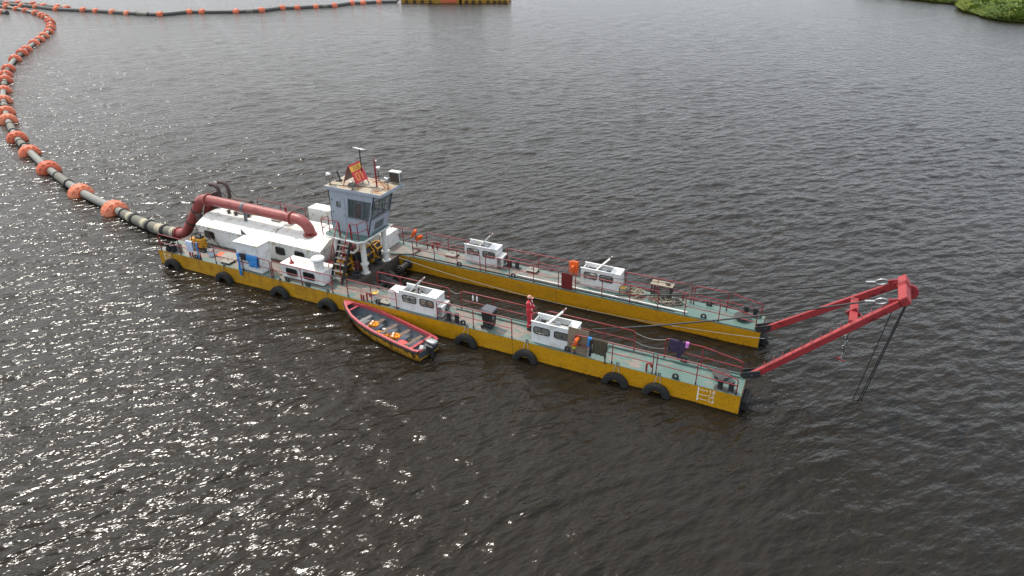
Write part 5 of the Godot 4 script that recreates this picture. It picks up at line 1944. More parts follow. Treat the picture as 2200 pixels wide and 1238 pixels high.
	tube(st, [Vector3(-0.4, 0.5, 0.2), Vector3(-0.35, 0.85, 0.1), Vector3(-0.1, 0.95, -0.2), Vector3(0.3, 0.9, -0.3), Vector3(0.5, 0.5, -0.4)], 0.03, 7)
	tube(st, [Vector3(0.45, 0.5, -0.1), Vector3(0.75, 0.75, -0.25), Vector3(0.95, 0.4, -0.4), Vector3(1.1, 0.05, -0.5)], 0.025, 7)
	part("hose", st, M.black, t)
	# --- bits on the aft deck
	t = thing("steel_plate", "loose grey steel plate leaning on the stern deck", "plate", Vector3(4.7, D, -1.05))
	st = begin()
	bx(st, Vector3(0, 0.05, 0), Vector3(1.15, 0.012, 0.62), 0.002, Basis(Vector3(1, 0, 0), 0.12))
	part("plate", st, M.hatch, t)
	t = thing("orange_plate", "loose rust-orange steel plate on the stern deck", "plate", Vector3(3.95, D, -1.0))
	st = begin()
	bx(st, Vector3(0, 0.04, 0), Vector3(0.42, 0.012, 0.5), 0.002, Basis(Vector3(1, 0, 0), 0.1))
	part("plate", st, M.orange_dark, t)
	# --- things hung on the railings
	hung("shirt", "pale blue shirt hung over the stern railing", "shirt", M.pale_cloth, 2.52, 3.02, -0.06, 1.87, 0.62, 0.4, 3)
	hung("rag", "narrow blue rag hung on the stern railing's end post", "rag", M.blue_cloth, 3.32, 3.42, -0.06, 1.87, 0.85, 0.2, 5)
	hung("towel", "long twisted blue towel hanging down to the yellow hull", "towel", M.blue_cloth, 6.42, 6.60, -0.03, 1.87, 1.30, 0.2, 7)
	hung("shorts", "dark shorts hung over the railing before the white locker", "shorts", M.dark_cloth, 6.68, 7.08, -0.06, 1.87, 0.30, 0.25, 9)
	var sh := hung("shirt", "bright blue shirt hung over the railing before the white locker", "shirt", M.blue_cloth, 7.20, 7.86, -0.06, 1.87, 0.62, 0.5, 11)
	cloth("sleeve", M.blue_cloth, sh, -0.45, -0.28, 0.0, 0.0, 0.30, 0.1, 13)
	hung("blanket", "dark brown blanket hung over the railing by the plywood board", "blanket", M.brown_cloth, 26.92, 27.56, -0.06, 1.87, 0.72, 0.5, 15)
	hung("scarf", "dark strip of cloth trailing from the brown blanket's end", "cloth", M.brown_cloth, 27.50, 27.58, -0.02, 1.86, 1.05, 0.1, 17)
	hung("jeans", "blue trousers hung beside the brown blanket", "trousers", M.blue_cloth, 26.70, 26.88, -0.05, 1.87, 0.42, 0.3, 19)
	hung("trousers", "black trouser legs hung between plywood board and brown blanket", "trousers", M.dark_cloth, 26.80, 26.92, -0.02, 1.80, 0.80, 0.2, 20)
	var ja := hung("jacket", "dark purple jacket hung over the bow railing of the inner side", "jacket", M.purple_cloth, 29.92, 30.58, -1.42, 1.87, 0.55, 0.4, 21)
	cloth("sleeve", M.purple_cloth, ja, 0.06, 0.22, 0.0, 0.0, 0.82, 0.1, 23)
	cloth("cuff", M.pink_cloth, ja, 0.36, 0.50, 0.0, 0.01, 0.22, 0.12, 25)
	var v := life_vest("orange life vest with lime patch hung on railing before the plywood", Vector3(26.26, 1.55, 0.04), 0.0, 1.3, M.vest)
	st = begin()
	bx(st, Vector3(-0.1, -0.16, 0.17), Vector3(0.13, 0.13, 0.02), 0.004)
	part("lime_patch", st, M.lime, v)
	life_vest("orange life vest hanging from the far railing by the dark red gate", Vector3(23.50, 1.50, -6.60), 0.3, 1.45, M.vest)
	var big := hung("rain_jacket", "bright orange rain jacket draped on the far railing by the dark red gate", "jacket", M.vest, 23.34, 23.72, -6.72, 1.88, 0.72, 0.4, 27)
	cloth("sleeve", M.vest, big, -0.30, -0.17, 0.03, -0.05, 0.55, 0.1, 29)
	life_vest("orange life vest tied to the far railing post near the white locker", Vector3(13.62, 1.70, -6.66), 0.2, 1.1, M.vest, "vests on the far railing near the locker")
	life_vest("orange life vest tied to the far railing post near the white locker", Vector3(13.92, 1.42, -6.66), -0.4, 0.9, M.vest, "vests on the far railing near the locker")
	# --- bottles tied to the inner railing
	for x in [20.30, 20.52]:
		t = thing("plastic_bottle", "clear plastic bottle hanging upside down on the inner railing", "bottle", Vector3(x, 1.52, -1.40), 0.0, "bottles tied to the inner railing")
		st = begin()
		lathe(st, Vector3(0, 0, 0), Basis.IDENTITY, [Vector2(0, 0), Vector2(0.0, 0.04), Vector2(0.2, 0.045), Vector2(0.26, 0.018), Vector2(0.30, 0.018), Vector2(0.30, 0)], 12)
		part("body", st, M.tape, t)
		st = begin()
		cyl(st, Vector3(0, 0.3, 0), Vector3(0, 0.33, 0), 0.02, 8)
		part("cap", st, M.blue_cloth, t)
	# --- plywood board
	t = thing("plywood_board", "brown plywood board leaning against a white deck cabin", "board", Vector3(26.2, D, -0.14))
	st = begin()
	bx(st, Vector3(0, 0.63, -0.02), Vector3(0.95, 1.25, 0.02), 0.002, Basis(Vector3(1, 0, 0), -0.03) * Basis(Vector3(0, 0, 1), -0.02))
	part("board", st, M.ply, t)
	# --- work table
	t = thing("work_table", "makeshift table with black legs beside a rope pile", "table", Vector3(28.25, D, -6.62))
	st = begin()
	span(st, -0.56, 0.56, 0.80, 0.835, -0.26, 0.26, 0.006)
	part("tabletop", st, M.table, t)
	for q in [[-0.48, 0.2], [0.46, 0.2], [-0.42, -0.2], [0.46, -0.2]]:
		st = begin()
		span(st, q[0] - 0.03, q[0] + 0.03, 0.0, 0.80, q[1] - 0.03, q[1] + 0.03, 0.004)
		part("leg", st, M.black, t)
	st = begin()
	beam(st, Vector3(-0.45, 0.30, 0.2), Vector3(0.46, 0.30, 0.2), 0.03, 0.03)
	part("stretcher", st, M.black, t)
	t = thing("clamp", "small black vice lying on the makeshift table", "vice", Vector3(28.55, D + 0.836, -6.54))
	st = begin()
	bx(st, Vector3(0, 0.05, 0), Vector3(0.18, 0.10, 0.12), 0.015)
	cyl(st, Vector3(-0.15, 0.07, 0), Vector3(0.13, 0.07, 0.0), 0.02, 8)
	part("vice_body", st, M.soot, t)
	# --- ropes
	rope_pile("pale tangled rope and netting heaped behind a cream bucket", Vector3(27.05, D, -6.42), 0.55, 0.36, 10, M.rope, M.rope_dark, 3)
	rope_pile("dark coiled mooring rope under the makeshift table", Vector3(28.55, D, -6.38), 0.75, 0.40, 13, M.rope_dark, M.rope, 8)
	# --- wires
	var wires := [
		["steel_cable", "steel cable from the near gantry shackle to the near pontoon", [Vector3(36.95, 4.79, -2.63), Vector3(26.44, 1.52, -1.3)], 0.036, M.wire, 0.18],
		["steel_cable", "steel cable from the far gantry shackle to the far pontoon", [Vector3(36.95, 4.79, -4.35), Vector3(26.1, 0.95, -5.75)], 0.036, M.wire, 0.18],
		["steel_cable", "thin slack line from gantry head along the far railing", [Vector3(37.9, 5.0, -4.5), Vector3(23.2, 1.86, -5.44)], 0.014, M.wire, 0.5],
		["mooring_rope", "thin pale rope slung along the far pontoon's inner side", [Vector3(13.5, 0.86, -5.0), Vector3(33.5, 0.72, -5.1)], 0.012, M.pale_wire, 0.62],
		["hoisting_wire", "single thin hoisting wire dropping from the gantry head, apart from the pair", [Vector3(37.95, 4.8, -2.95), Vector3(37.35, -1.2, -3.15)], 0.022, M.black, 0.0],
		["hoisting_wire", "one of two close black hoisting wires dropping from the gantry head", [Vector3(38.30, 4.75, -3.10), Vector3(37.52, -1.2, -3.12)], 0.026, M.black, 0.0],
		["hoisting_wire", "one of two close black hoisting wires dropping from the gantry head", [Vector3(38.36, 4.75, -3.18), Vector3(37.62, -1.2, -3.18)], 0.026, M.black, 0.0]]
	for w in wires:
		st = begin()
		var a: Vector3 = w[2][0]
		var b: Vector3 = w[2][1]
		tube(st, sag(Vector3.ZERO, b - a, w[5], 24), w[3], 6)
		var o := part(numbered(w[0]), st, w[4], self)
		o.position = a
		tag(o, w[1], "cable" if w[0] != "mooring_rope" else "rope", "hoisting wires at the gantry" if w[0] == "hoisting_wire" else "")
	# wire socket beside the near cabin
	# hanging tackle below the gantry's cross strut
	t = thing("hook_tackle", "hanging chain tackle with white shackles below the gantry strut", "tackle", Vector3(36.66, 3.7, -2.75))
	st = begin()
	tube(st, [Vector3(0, 0.15, 0), Vector3(-0.02, -0.5, 0), Vector3(-0.05, -1.0, 0), Vector3(-0.02, -1.6, 0)], 0.03, 6)
	part("chain", st, M.dark_steel, t)
	for y in [-0.35, -0.85, -1.45]:
		st = begin()
		tube(st, [Vector3(-0.02, y, 0), Vector3(-0.06, y - 0.25, 0.02)], 0.045, 8)
		torus(st, Vector3(-0.08, y - 0.34, 0), Vector3.BACK, 0.07, 0.02, 12, 6)
		part("shackle", st, M.steel, t)
	st = begin()
	tube(st, [Vector3(-0.02, -1.6, 0), Vector3(-0.22, -1.78, 0), Vector3(0.08, -1.82, 0)], 0.035, 6)
	part("hook", st, M.frame_red, t)

func motor_boat() -> void:
	var t := thing("motor_boat", "open red and yellow motor boat moored against the dredger", "boat", Vector3(19.58, 0, 1.66), PI - 0.226)
	# stations from the stern (x = 0) to the bow: x, half beam, gunwale height, half beam at the chine, keel
	var S := [[0.0, 0.68, 0.55, 0.64, -0.10], [0.25, 0.77, 0.55, 0.72, -0.12], [1.5, 0.81, 0.55, 0.76, -0.14], [3.0, 0.82, 0.58, 0.74, -0.14], [4.0, 0.75, 0.63, 0.60, -0.12], [4.8, 0.60, 0.70, 0.38, -0.06], [5.4, 0.36, 0.77, 0.12, 0.06], [5.75, 0.17, 0.84, 0.05, 0.25], [5.93, 0.04, 0.88, 0.015, 0.45]]
	var st := begin()
	st.set_smooth_group(0)
	var C := []
	for s in S:
		C.append([Vector3(s[0], s[2] - 0.13, s[1] * 0.985), Vector3(s[0], (s[2] + s[4]) * 0.45, lerpf(s[1], s[3], 0.5)), Vector3(s[0], lerpf(s[4], s[2], 0.14), s[3]), Vector3(s[0] - 0.0, s[4], 0.0)])
	var fl := Vector3(1, 1, -1)
	for i in S.size() - 1:
		for j in 3:
			var q := [C[i][j], C[i + 1][j], C[i + 1][j + 1], C[i][j + 1]]
			for w in [0, 2, 1, 0, 3, 2]:
				st.add_vertex(q[w])
			for w in [0, 1, 2, 0, 2, 3]:
				st.add_vertex(q[w] * fl)
	st.set_smooth_group(-1)
	var tr: Array = C[0]
	facing(st, [tr[0], tr[1], tr[2], tr[3], tr[2] * fl, tr[1] * fl, tr[0] * fl], Vector3(1, 0.1, 0))
	part("hull", st, M.boat_yellow, t, "yellow hull worn to bare patches")
	# dark rub band, then red gunwale with an inner red side
	for sgn in [1.0, -1.0]:
		st = begin()
		var p := []
		for s in S:
			p.append(Vector3(s[0], s[2] - 0.10, s[1] * 1.0 * sgn))
		for k in 2:
			var pp := []
			for q in p:
				pp.append(q + Vector3(0, 0.01 - 0.05 * k, 0.006 * sgn))
			tube(st, pp, 0.038, 8)
		part("rub_band", st, M.rubber, t)
		st = begin()
		var ins := []
		var out := []
		for s in S:
			out.append(Vector3(s[0], s[2], s[1] * sgn))
			ins.append(Vector3(s[0], s[2], maxf(0.0, s[1] - 0.11) * sgn))
		st.set_smooth_group(0)
		for i in S.size() - 1:
			for q in [[out[i], out[i + 1], ins[i + 1], ins[i]], [out[i] - Vector3(0, 0.07, 0), out[i + 1] - Vector3(0, 0.07, 0), out[i + 1], out[i]]]:
				for w in [0, 1, 2, 0, 2, 3]:
					st.add_vertex(q[w])
		part("gunwale", st, M.boat_red, t)
		st = begin()
		st.set_smooth_group(0)
		for i in S.size() - 1:
			var d := Vector3(0, -0.17, -0.01 * sgn)
			for w in [0, 1, 2, 0, 2, 3]:
				st.add_vertex([ins[i], ins[i + 1], ins[i + 1] + d, ins[i] + d][w])
		part("inner_side", st, M.boat_red, t)
		st = begin()
		st.set_smooth_group(0)
		for i in S.size() - 1:
			var a: Vector3 = ins[i] + Vector3(0, -0.168, -0.012 * sgn)
			var b: Vector3 = ins[i + 1] + Vector3(0, -0.168, -0.012 * sgn)
			var fa := Vector3(S[i][0], 0.02 + maxf(0.0, S[i][4] + 0.14), S[i][3] * 0.8 * sgn)
			var fb := Vector3(S[i + 1][0], 0.02 + maxf(0.0, S[i + 1][4] + 0.14), S[i + 1][3] * 0.8 * sgn)
			for q in [[a, b, fb, fa], [fa, fb, Vector3(fb.x, fb.y, 0), Vector3(fa.x, fa.y, 0)]]:
				for w in [0, 1, 2, 0, 2, 3]:
					st.add_vertex(q[w])
		part("lining", st, M.boat_grey, t)
	# stern: transom top, cross beam
	st = begin()
	span(st, -0.02, 0.09, 0.08, 0.40, -0.60, 0.60, 0.01)
	part("transom", st, M.boat_grey, t)
	st = begin()
	span(st, 0.40, 0.56, 0.47, 0.53, -0.74, 0.74, 0.012)
	part("stern_beam", st, M.boat_red, t)
	st = begin()
	for z in [-0.60, 0.60]:
		tube(st, [Vector3(0.4, 0.50, z * 1.16), Vector3(0.12, 0.50, z * 1.1), Vector3(0.02, 0.49, z * 0.9), Vector3(0.02, 0.47, z * 0.62)], 0.05, 8)
	part("quarter_rail", st, M.boat_red, t)
	st = begin()
	span(st, 5.22, 5.34, 0.60, 0.64, -0.34, 0.34, 0.01)
	part("bow_thwart", st, M.boat_red, t)
	st = begin()
	hull_of(st, [Vector3(5.5, 0.80, 0.22), Vector3(5.5, 0.80, -0.22), Vector3(5.85, 0.86, -0.05), Vector3(5.85, 0.86, 0.05)], [Vector3(5.5, 0.77, 0.22), Vector3(5.5, 0.77, -0.22), Vector3(5.85, 0.83, -0.05), Vector3(5.85, 0.83, 0.05)])
	part("bow_deck", st, M.boat_red, t)
	var tw := [1.05, 1.92, 2.78, 3.66, 4.42]
	for k in 5:
		st = begin()
		var hw: float = [0.62, 0.64, 0.63, 0.56, 0.44][k]
		span(st, tw[k] - 0.11, tw[k] + 0.11, 0.30, 0.335, -hw, hw, 0.006)
		part("thwart", st, M.thwart if k < 4 else M.steel, t)
		if k < 4:
			st = begin()
			hull_of(st, [Vector3(tw[k] - 0.13, 0.02, -0.18), Vector3(tw[k] - 0.13, 0.02, 0.32), Vector3(tw[k] - 0.13, 0.28, 0.14), Vector3(tw[k] - 0.13, 0.28, -0.24)], [Vector3(tw[k] - 0.11, 0.02, -0.18), Vector3(tw[k] - 0.11, 0.02, 0.32), Vector3(tw[k] - 0.11, 0.28, 0.14), Vector3(tw[k] - 0.11, 0.28, -0.24)])
			part("thwart_support", st, M.pale_cloth, t)
	st = begin()
	span(st, 3.95, 4.7, 0.03, 0.10, -0.22, 0.26, 0.02)
	part("floor_board", st, M.steel, t)
	# lines and oddments lying about in it
	st = begin()
	tube(st, [Vector3(0.5, 0.56, -0.5), Vector3(0.9, 0.40, -0.4), Vector3(1.3, 0.36, -0.55), Vector3(1.9, 0.4, -0.62), Vector3(2.5, 0.2, -0.5), Vector3(3.2, 0.1, -0.3)], 0.014, 6)
	tube(st, [Vector3(2.4, 0.06, 0.2), Vector3(2.8, 0.06, -0.1), Vector3(3.3, 0.07, 0.1), Vector3(3.5, 0.06, 0.3), Vector3(3.1, 0.07, 0.35), Vector3(2.9, 0.08, 0.1)], 0.016, 6)
	part("loose_line", st, M.rope_dark, t)
	for q in [[2.35, -0.2, 0.2, M.dark_cloth], [3.2, 0.15, 0.16, M.old_white], [4.75, 0.0, 0.17, M.black], [1.5, 0.2, 0.14, M.brown_cloth]]:
		st = begin()
		pillow(st, Vector3(q[0], 0.09, q[1]), Vector3(q[2] * 1.7, 0.14, q[2]), Basis(Vector3.UP, q[0]), 0.7, 12)
		part("bundle", st, q[3], t)
	# outboard motor
	st = begin()
	pillow(st, Vector3(-0.24, 0.70, 0), Vector3(0.62, 0.42, 0.40), Basis(Vector3(0, 0, 1), -0.06), 0.55, 18)
	var om := part("outboard_motor", st, mat(0.03, 0.032, 0.036, 0.3), t)
	st = begin()
	pillow(st, Vector3(-0.25, 0.83, 0), Vector3(0.60, 0.20, 0.37), Basis(Vector3(0, 0, 1), -0.06), 0.55, 18)
	part("cowl_top", st, M.steel, om)
	st = begin()
	span(st, -0.30, -0.14, -0.5, 0.55, -0.08, 0.08, 0.03)
	span(st, -0.50, -0.06, -0.1, -0.07, -0.12, 0.12, 0.01)
	part("leg", st, M.black, om)
	st = begin()
	span(st, -0.14, 0.10, 0.30, 0.56, -0.10, 0.10, 0.02)
	part("clamp_bracket", st, M.dark_steel, om)
	st = begin()
	beam(st, Vector3(0.02, 0.60, 0.05), Vector3(0.62, 0.64, 0.16), 0.06, 0.06, 0.015)
	part("tiller", st, M.black, om)
	text(om, "lettering", "ENDURO", 0.085, M.tape, Transform3D(Basis(Vector3.RIGHT.rotated(Vector3.UP, PI), Vector3.UP, Vector3.FORWARD), Vector3(-0.24, 0.70, -0.205)))
	# white fuel line tangle at the quarter
	st = begin()
	for k in 4:
		torus(st, Vector3(0.10 + 0.02 * k, 0.52 + 0.02 * k, -0.34 + 0.03 * k), Vector3(0.3, 1, 0.2 * k), 0.09, 0.014, 12, 5)
	part("rope_coil", st, M.tape, t)
	# the vests lying in it
	var w := Transform3D(Basis(Vector3.UP, PI - 0.226), Vector3(19.58, 0, 1.66))
	var n := 0
	for q in [[3.62, 0.335, -0.18, 0.2, M.vest_yellow, "orange life vest lying on a boat thwart nearest the bow"], [3.05, 0.10, -0.42, 1.0, M.vest_yellow, "orange life vest on the boat's floor, flat between two thwarts"], [2.55, 0.16, -0.36, 2.2, M.vest_yellow, "orange life vest on the boat's floor, propped on a thwart end"], [1.98, 0.335, -0.30, 0.4, M.vest_yellow, "orange life vest lying on the boat's second thwart from the motor"]]:
		life_vest(q[5], w * Vector3(q[0], q[1], q[2]), q[3] + PI, 0.1 if n != 2 else 0.5, q[4], "vests in the motor boat")
		n += 1
	var cu := thing("cushion", "bright pink vest-like cushion by the boat's last thwart", "cushion", w * Vector3(1.4, 0.25, -0.28), PI - 0.3)
	st = begin()
	pillow(st, Vector3.ZERO, Vector3(0.52, 0.14, 0.36), Basis(Vector3(1, 0, 0), 0.25), 0.5, 16)
	part("pad", st, M.vest_pink, cu)

func float_mesh() -> Array:
	# [shell, dark pocket floors]: a barrel round the pipe, x along the pipe, with a seam and moulded pockets
	var st := begin()
	st.set_smooth_group(0)
	var nu := 90
	var nv := 34
	var pocket := func(a: float, s: float) -> float:
		# a: angle round, s: -1..1 along
		var d := 0.0
		var up := absf(absf(a) - PI / 2)
		var w := absf(a - PI / 2)
		for c in [0.22, 0.62, 1.02]:
			if absf(w - c) < 0.13 and absf(absf(s) - 0.26) < 0.07:
				d = 0.06
		for c in [0.30, 0.85]:
			var reach := 0.20 * (1.0 - clampf((absf(s) - 0.62) / 0.26, 0.0, 1.0))
			if absf(w - c) < reach and absf(s) > 0.60 and absf(s) < 0.88:
				d = 0.10
		if absf(s) < 0.03:
			d = maxf(d, 0.02)
		if up < 0.035:
			d = maxf(d, 0.03)
		return d
	var P := func(i: int, j: int) -> Vector3:
		var a := -PI + TAU * (i % nu) / nu
		var s := -1.0 + 2.0 * j / nv
		var e := clampf((absf(s) - 0.42) / 0.58, 0.0, 1.0)
		var r := 0.47 + 0.39 * sqrt(maxf(0.0, 1.0 - e * e * 0.92)) - 0.11 * e
		r -= pocket.call(a, s)
		return Vector3(s * 0.66, sin(a) * r, cos(a) * r)
	for i in nu:
		for j in nv:
			var q := [P.call(i, j), P.call(i + 1, j), P.call(i + 1, j + 1), P.call(i, j + 1)]
			var dep := 0.0
			var low := 1.0
			for e in [[i, j], [i + 1, j], [i + 1, j + 1], [i, j + 1]]:
				var dd: float = pocket.call(-PI + TAU * (e[0] % nu) / nu, -1.0 + 2.0 * e[1] / nv)
				dep = maxf(dep, dd)
				low = minf(low, dd)
			st.set_smooth_group(-1 if dep - low > 0.04 else (1 if low > 0.04 else 0))
			for w in [0, 2, 1, 0, 3, 2]:
				st.add_vertex(q[w])
	for e in [0, nv]:
		st.set_smooth_group(-1)
		for i in nu:
			var x: float = -0.66 if e == 0 else 0.66
			facing(st, [P.call(i, e), P.call(i + 1, e), Vector3(x, 0, 0)], Vector3.ZERO)
	st.generate_normals()
	return [st.commit()]

func pipe_run(called: String, label: String, pts: Array, r: float, y: float, m: Material, flanges: Array) -> Node3D:
	# a smooth run through pts (x, z), one part for each gap between floats
	var t := thing(called, label, "pipeline", Vector3(pts[0].x, 0, pts[0].y))
	var o := Vector3(pts[0].x, 0, pts[0].y)
	var n := pts.size()
	for i in n - 1:
		var p0: Vector2 = pts[maxi(i - 1, 0)]; var p1: Vector2 = pts[i]; var p2: Vector2 = pts[i + 1]; var p3: Vector2 = pts[mini(i + 2, n - 1)]
		var p := []
		for k in 7:
			var q := p1.cubic_interpolate(p2, p0, p3, k / 6.0)
			p.append(Vector3(q.x, y, q.y) - o)
		var st := begin()
		tube(st, p, r, 16)
		part("pipe_length", st, m, t)
		if i in flanges:
			for k in [2, 4]:
				st = begin()
				var d: Vector3 = (p[k + 1] - p[k - 1]).normalized()
				cyl(st, p[k] - d * 0.05, p[k] + d * 0.05, r + 0.09, 20, 0.01)
				part("flange", st, M.black, t)
			st = begin()
			tube(st, [p[2], p[3], p[4]], r + 0.035, 16)
			part("hose_joint", st, M.hose, t)
	return t

func pipeline() -> void:
	var fm: Array = float_mesh()
	var near := [[-9.7, -4.3], [-15.1, -5.6], [-22.4, -8.0], [-28.6, -10.4], [-33.7, -12.5], [-41.1, -16.2], [-44.9, -18.3], [-50.4, -21.4], [-55.7, -24.6], [-61.5, -28.3], [-65.2, -30.6], [-69.0, -33.3], [-75.4, -38.2], [-79.5, -41.8], [-82.4, -44.3], [-87.0, -48.5], [-90.2, -51.5], [-93.3, -54.3], [-97.9, -58.2], [-101.9, -61.2], [-105.5, -63.6], [-110.1, -66.7], [-113.6, -68.7], [-119.3, -71.7], [-122.6, -73.1], [-127.5, -75.0], [-134.5, -77.3], [-140.0, -78.7], [-146.2, -80.2], [-154, -81.5]]
	var far := [[-175, -88], [-160, -85.4], [-152.9, -84.3], [-145.7, -83.5], [-139.9, -83.2], [-130.5, -81.8], [-122.4, -82.6], [-118.5, -82.8], [-113.3, -82.9], [-108.5, -82.8], [-99.8, -83.9], [-97.3, -89.3], [-94.6, -90.4], [-88.0, -93.6], [-84.2, -97.1], [-83.1, -102.4], [-80.4, -104.3], [-77.9, -107.5], [-75.1, -110.5], [-74.4, -116.1], [-72.5, -117.9], [-70.1, -120.9], [-66.5, -123.2]]
	var far2 := [[-175, -90.5], [-160, -87.5], [-152.1, -86.6], [-145.7, -86.2], [-140.4, -85.4], [-134, -84.4], [-130.0, -83.9]]
	var lone := [[-160, -77.5], [-145, -75.2], [-137.0, -73.6], [-134.6, -73.2]]
	var vec := func(a: Array) -> Array:
		var b := []
		for q in a:
			b.append(Vector2(q[0], q[1]))
		return b
	# joint hoses between the dredger's stern and the first float
	var first := [Vector2(-1.84, -2.9), Vector2(-3.0, -2.92), Vector2(-4.6, -3.1), Vector2(-6.6, -3.5), Vector2(-8.2, -3.9), Vector2(-9.7, -4.3)]
	var line: Array = first + vec.call(near).slice(1)
	var t := pipe_run("floating_pipeline", "long grey discharge pipeline floating away from the dredger's stern", line, 0.29, 0.24, M.grey_pipe, [6, 8, 9, 11, 13, 15, 17, 20, 23, 26, 29])
	# near the stern it is made of short hoses between black flanges
	var o := Vector3(-1.84, 0, -2.9)
	var yy := [0.40, 0.37, 0.33, 0.29, 0.26, 0.24]
	for k in 5:
		var st := begin()
		var a := Vector3(first[k].x, yy[k], first[k].y) - o
		var b := Vector3(first[k + 1].x, yy[k + 1], first[k + 1].y) - o
		if k < 4:
			tube(st, [a, b], 0.325, 18)
			part("hose_joint", st, M.hose, t)
			st = begin()
			var d := (b - a).normalized()
			cyl(st, a, a + d * 0.08, 0.41, 22, 0.012)
			part("flange", st, M.black, t)
			st = begin()
			cyl(st, b - d * 0.08, b, 0.40, 22, 0.012)
			part("flange", st, M.black, t)
			st = begin()
			tube(st, [a.lerp(b, 0.10 + 0.05 * k), a.lerp(b, 0.42 + 0.06 * (k % 2))], 0.331, 18)
			part("cream_band", st, M.cream, t)
	pipe_run("floating_pipeline", "dark floating pipeline running across the far water to the yellow barge", vec.call(far), 0.45, 0.15, M.far_pipe, [9, 13, 17])
	pipe_run("floating_pipeline", "short dark pipeline lying behind the far pipeline", vec.call(far2), 0.4, 0.15, M.far_pipe, [])
	pipe_run("floating_pipeline", "open-ended stub of dark pipeline on the far water", vec.call(lone), 0.45, 0.2, M.far_pipe, [])
	var sets := [[near, 0, near.size() - 1, "orange float clamped round the grey discharge pipeline", "floats on the grey discharge pipeline"], [far, 2, far.size() - 1, "orange float on the dark pipeline leading to the far barge", "floats on the far dark pipeline"], [far2, 2, far2.size(), "orange float on the short dark pipeline behind the far one", "floats on the short far pipeline"], [lone, 2, 3, "orange float at the open end of the dark pipeline stub", "float on the stub"]]
	var root: Node3D = null
	for s in sets:
		for i in range(s[1], s[2]):
			var L: Array = s[0]
			var a := Vector2(L[maxi(i - 1, 0)][0], L[maxi(i - 1, 0)][1])
			var b := Vector2(L[mini(i + 1, L.size() - 1)][0], L[mini(i + 1, L.size() - 1)][1])
			var d := b - a
			if root == null:
				root = Node3D.new()
				place("shell", fm[0], M.orange, root)
				var st := begin()
				for e in [-0.67, 0.67]:
					cyl(st, Vector3(e - 0.03, 0.28, 0), Vector3(e + 0.03, 0.28, 0), 0.37, 20, 0.008)
				part("collar", st, M.orange_dark, root)
				st = begin()
				for sx in [-1.0, 1.0]:
					for c in [PI / 2 - 0.34, PI / 2 + 0.34]:
						cyl(st, Vector3(0.0, 0.0, 0.0) + Vector3(sx * 0.12, sin(c) * 0.78, cos(c) * 0.78), Vector3(sx * 0.12, sin(c) * 0.87, cos(c) * 0.87), 0.035, 8)
				part("bolt", st, M.dark_steel, root)
			var f: Node3D = root.duplicate()
			f.name = numbered("pipe_float")
			add_child(f)
			f.position = Vector3(L[i][0], -0.02 + rng.randf_range(-0.07, 0.07), L[i][1])
			(f.get_child(0) as MeshInstance3D).material_override = [M.orange, M.orange_faded, M.orange, M.orange_deep][rng.randi() % 4]
			f.rotation = Vector3(rng.randf_range(-0.25, 0.25), -d.angle(), 0)
			var n: int = i - int(s[1]) + 1
			var lab: String = s[3]
			if s[0] == near:
				lab = "orange float on the grey pipeline, %s from the dredger's stern" % ordinal(n)
			elif s[0] == far:
				lab = "orange float on the dark pipeline, %s from the far yellow barge" % ordinal(int(s[2]) - i)
			elif s[0] == far2:
				lab = "orange float on the short far pipeline, %s from its joint" % ordinal(int(s[2]) - i)
			tag(f, lab, "float", s[4])
	root.free()

func ordinal(n: int) -> String:
	var small := ["first", "second", "third", "fourth", "fifth", "sixth", "seventh", "eighth", "ninth", "tenth", "eleventh", "twelfth"]
	if n <= 12:
		return small[n - 1]
	return str(n) + ("st" if n % 10 == 1 else ("nd" if n % 10 == 2 else ("rd" if n % 10 == 3 else "th")))

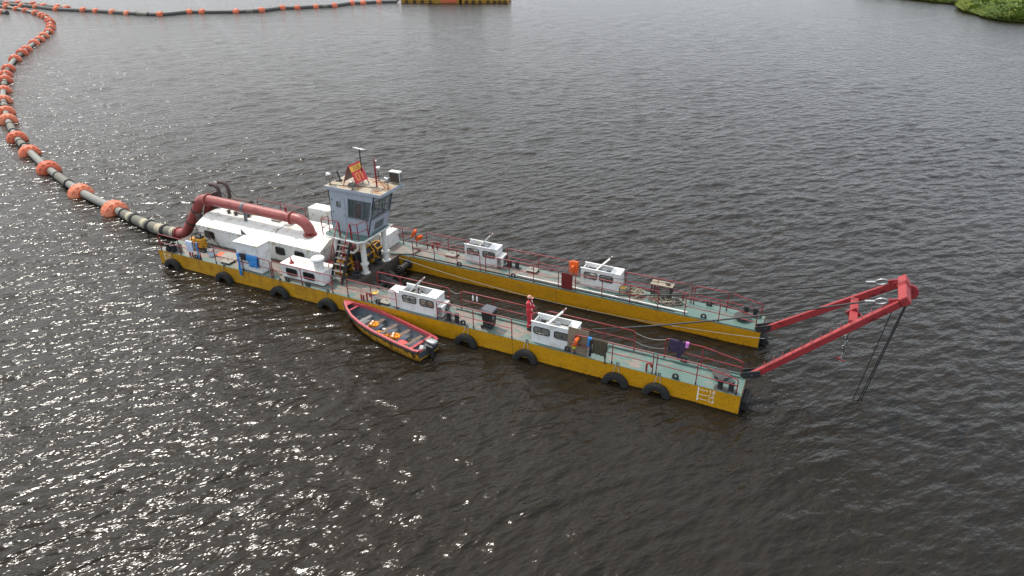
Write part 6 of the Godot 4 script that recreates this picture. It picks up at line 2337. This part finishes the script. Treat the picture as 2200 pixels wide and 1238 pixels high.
func far_barge() -> void:
	var A := Vector3(-65.3, 0, -123.1)
	var B := Vector3(-41.1, 0, -131.3)
	var L := A.distance_to(B)
	var t := thing("far_barge", "yellow dredge barge lined with tyres at the far end of the pipeline", "barge", A, atan2(-(B - A).z, (B - A).x))
	var st := begin()
	span(st, 0, 14.0, -0.6, 1.25, -6.5, 0, 0.04)
	part("hull", st, M.boat_yellow, t)
	st = begin()
	span(st, 14.6, L, -0.6, 1.25, -6.5, 0, 0.04)
	part("hull", st, M.boat_yellow, t)
	st = begin()
	span(st, 9.6, 13.4, 0.1, 1.1, 0.005, 0.05, 0.01)
	part("hull_patch", st, M.orange_dark, t)
	st = begin()
	span(st, 0.05, L - 0.05, 1.252, 1.28, -6.45, -0.05)
	part("deck", st, M.deck_green, t)
	st = begin()
	span(st, 6, 19, 1.285, 3.4, -5.6, -1.4, 0.05)
	var h := part("deck_house", st, M.old_white, t)
	for k in 5:
		st = begin()
		span(st, 7 + k * 2.4, 8.2 + k * 2.4, 2.1, 2.9, -1.398, -1.37, 0.01)
		part("window", st, M.dark_glass, h)
	for k in 2:
		st = begin()
		var x0 := 0.2 + k * 14.6
		var x1: float = [13.8, L - 0.2][k]
		for y in [1.8, 2.3]:
			tube(st, [Vector3(x0, y, -0.1), Vector3(x1, y, -0.1)], 0.03, 6)
		for i in 7:
			var x := lerpf(x0, x1, i / 6.0)
			tube(st, [Vector3(x, 1.28, -0.1), Vector3(x, 2.3, -0.1)], 0.03, 6)
		part("railing", st, M.rail, t)
	st = begin()
	tube(st, [Vector3(0.5, 0.9, -1.2), Vector3(-0.6, 0.9, -0.9), Vector3(-1.3, 0.25, -0.4)], 0.3, 12)
	part("pipe_elbow", st, M.pipe_red, t)
	var w := Transform3D(t.basis, A)
	var ty := tyre_fender()
	var nth := 0
	for x in [1.4, 3.3, 5.2, 7.1, 15.8, 17.4, 19.0, 20.9, 22.4, 23.7, 24.9]:
		var o: Node3D = ty.duplicate()
		o.name = numbered("tyre_fender")
		add_child(o)
		o.position = w * Vector3(x, 0.22, 0.14)
		o.scale = Vector3.ONE * 0.62
		o.rotation.y = t.rotation.y
		nth += 1
		tag(o, "tyre fender on the far yellow barge, %s from its pipeline end" % ordinal(nth), "tyre", "tyres on the far barge")
	ty.free()
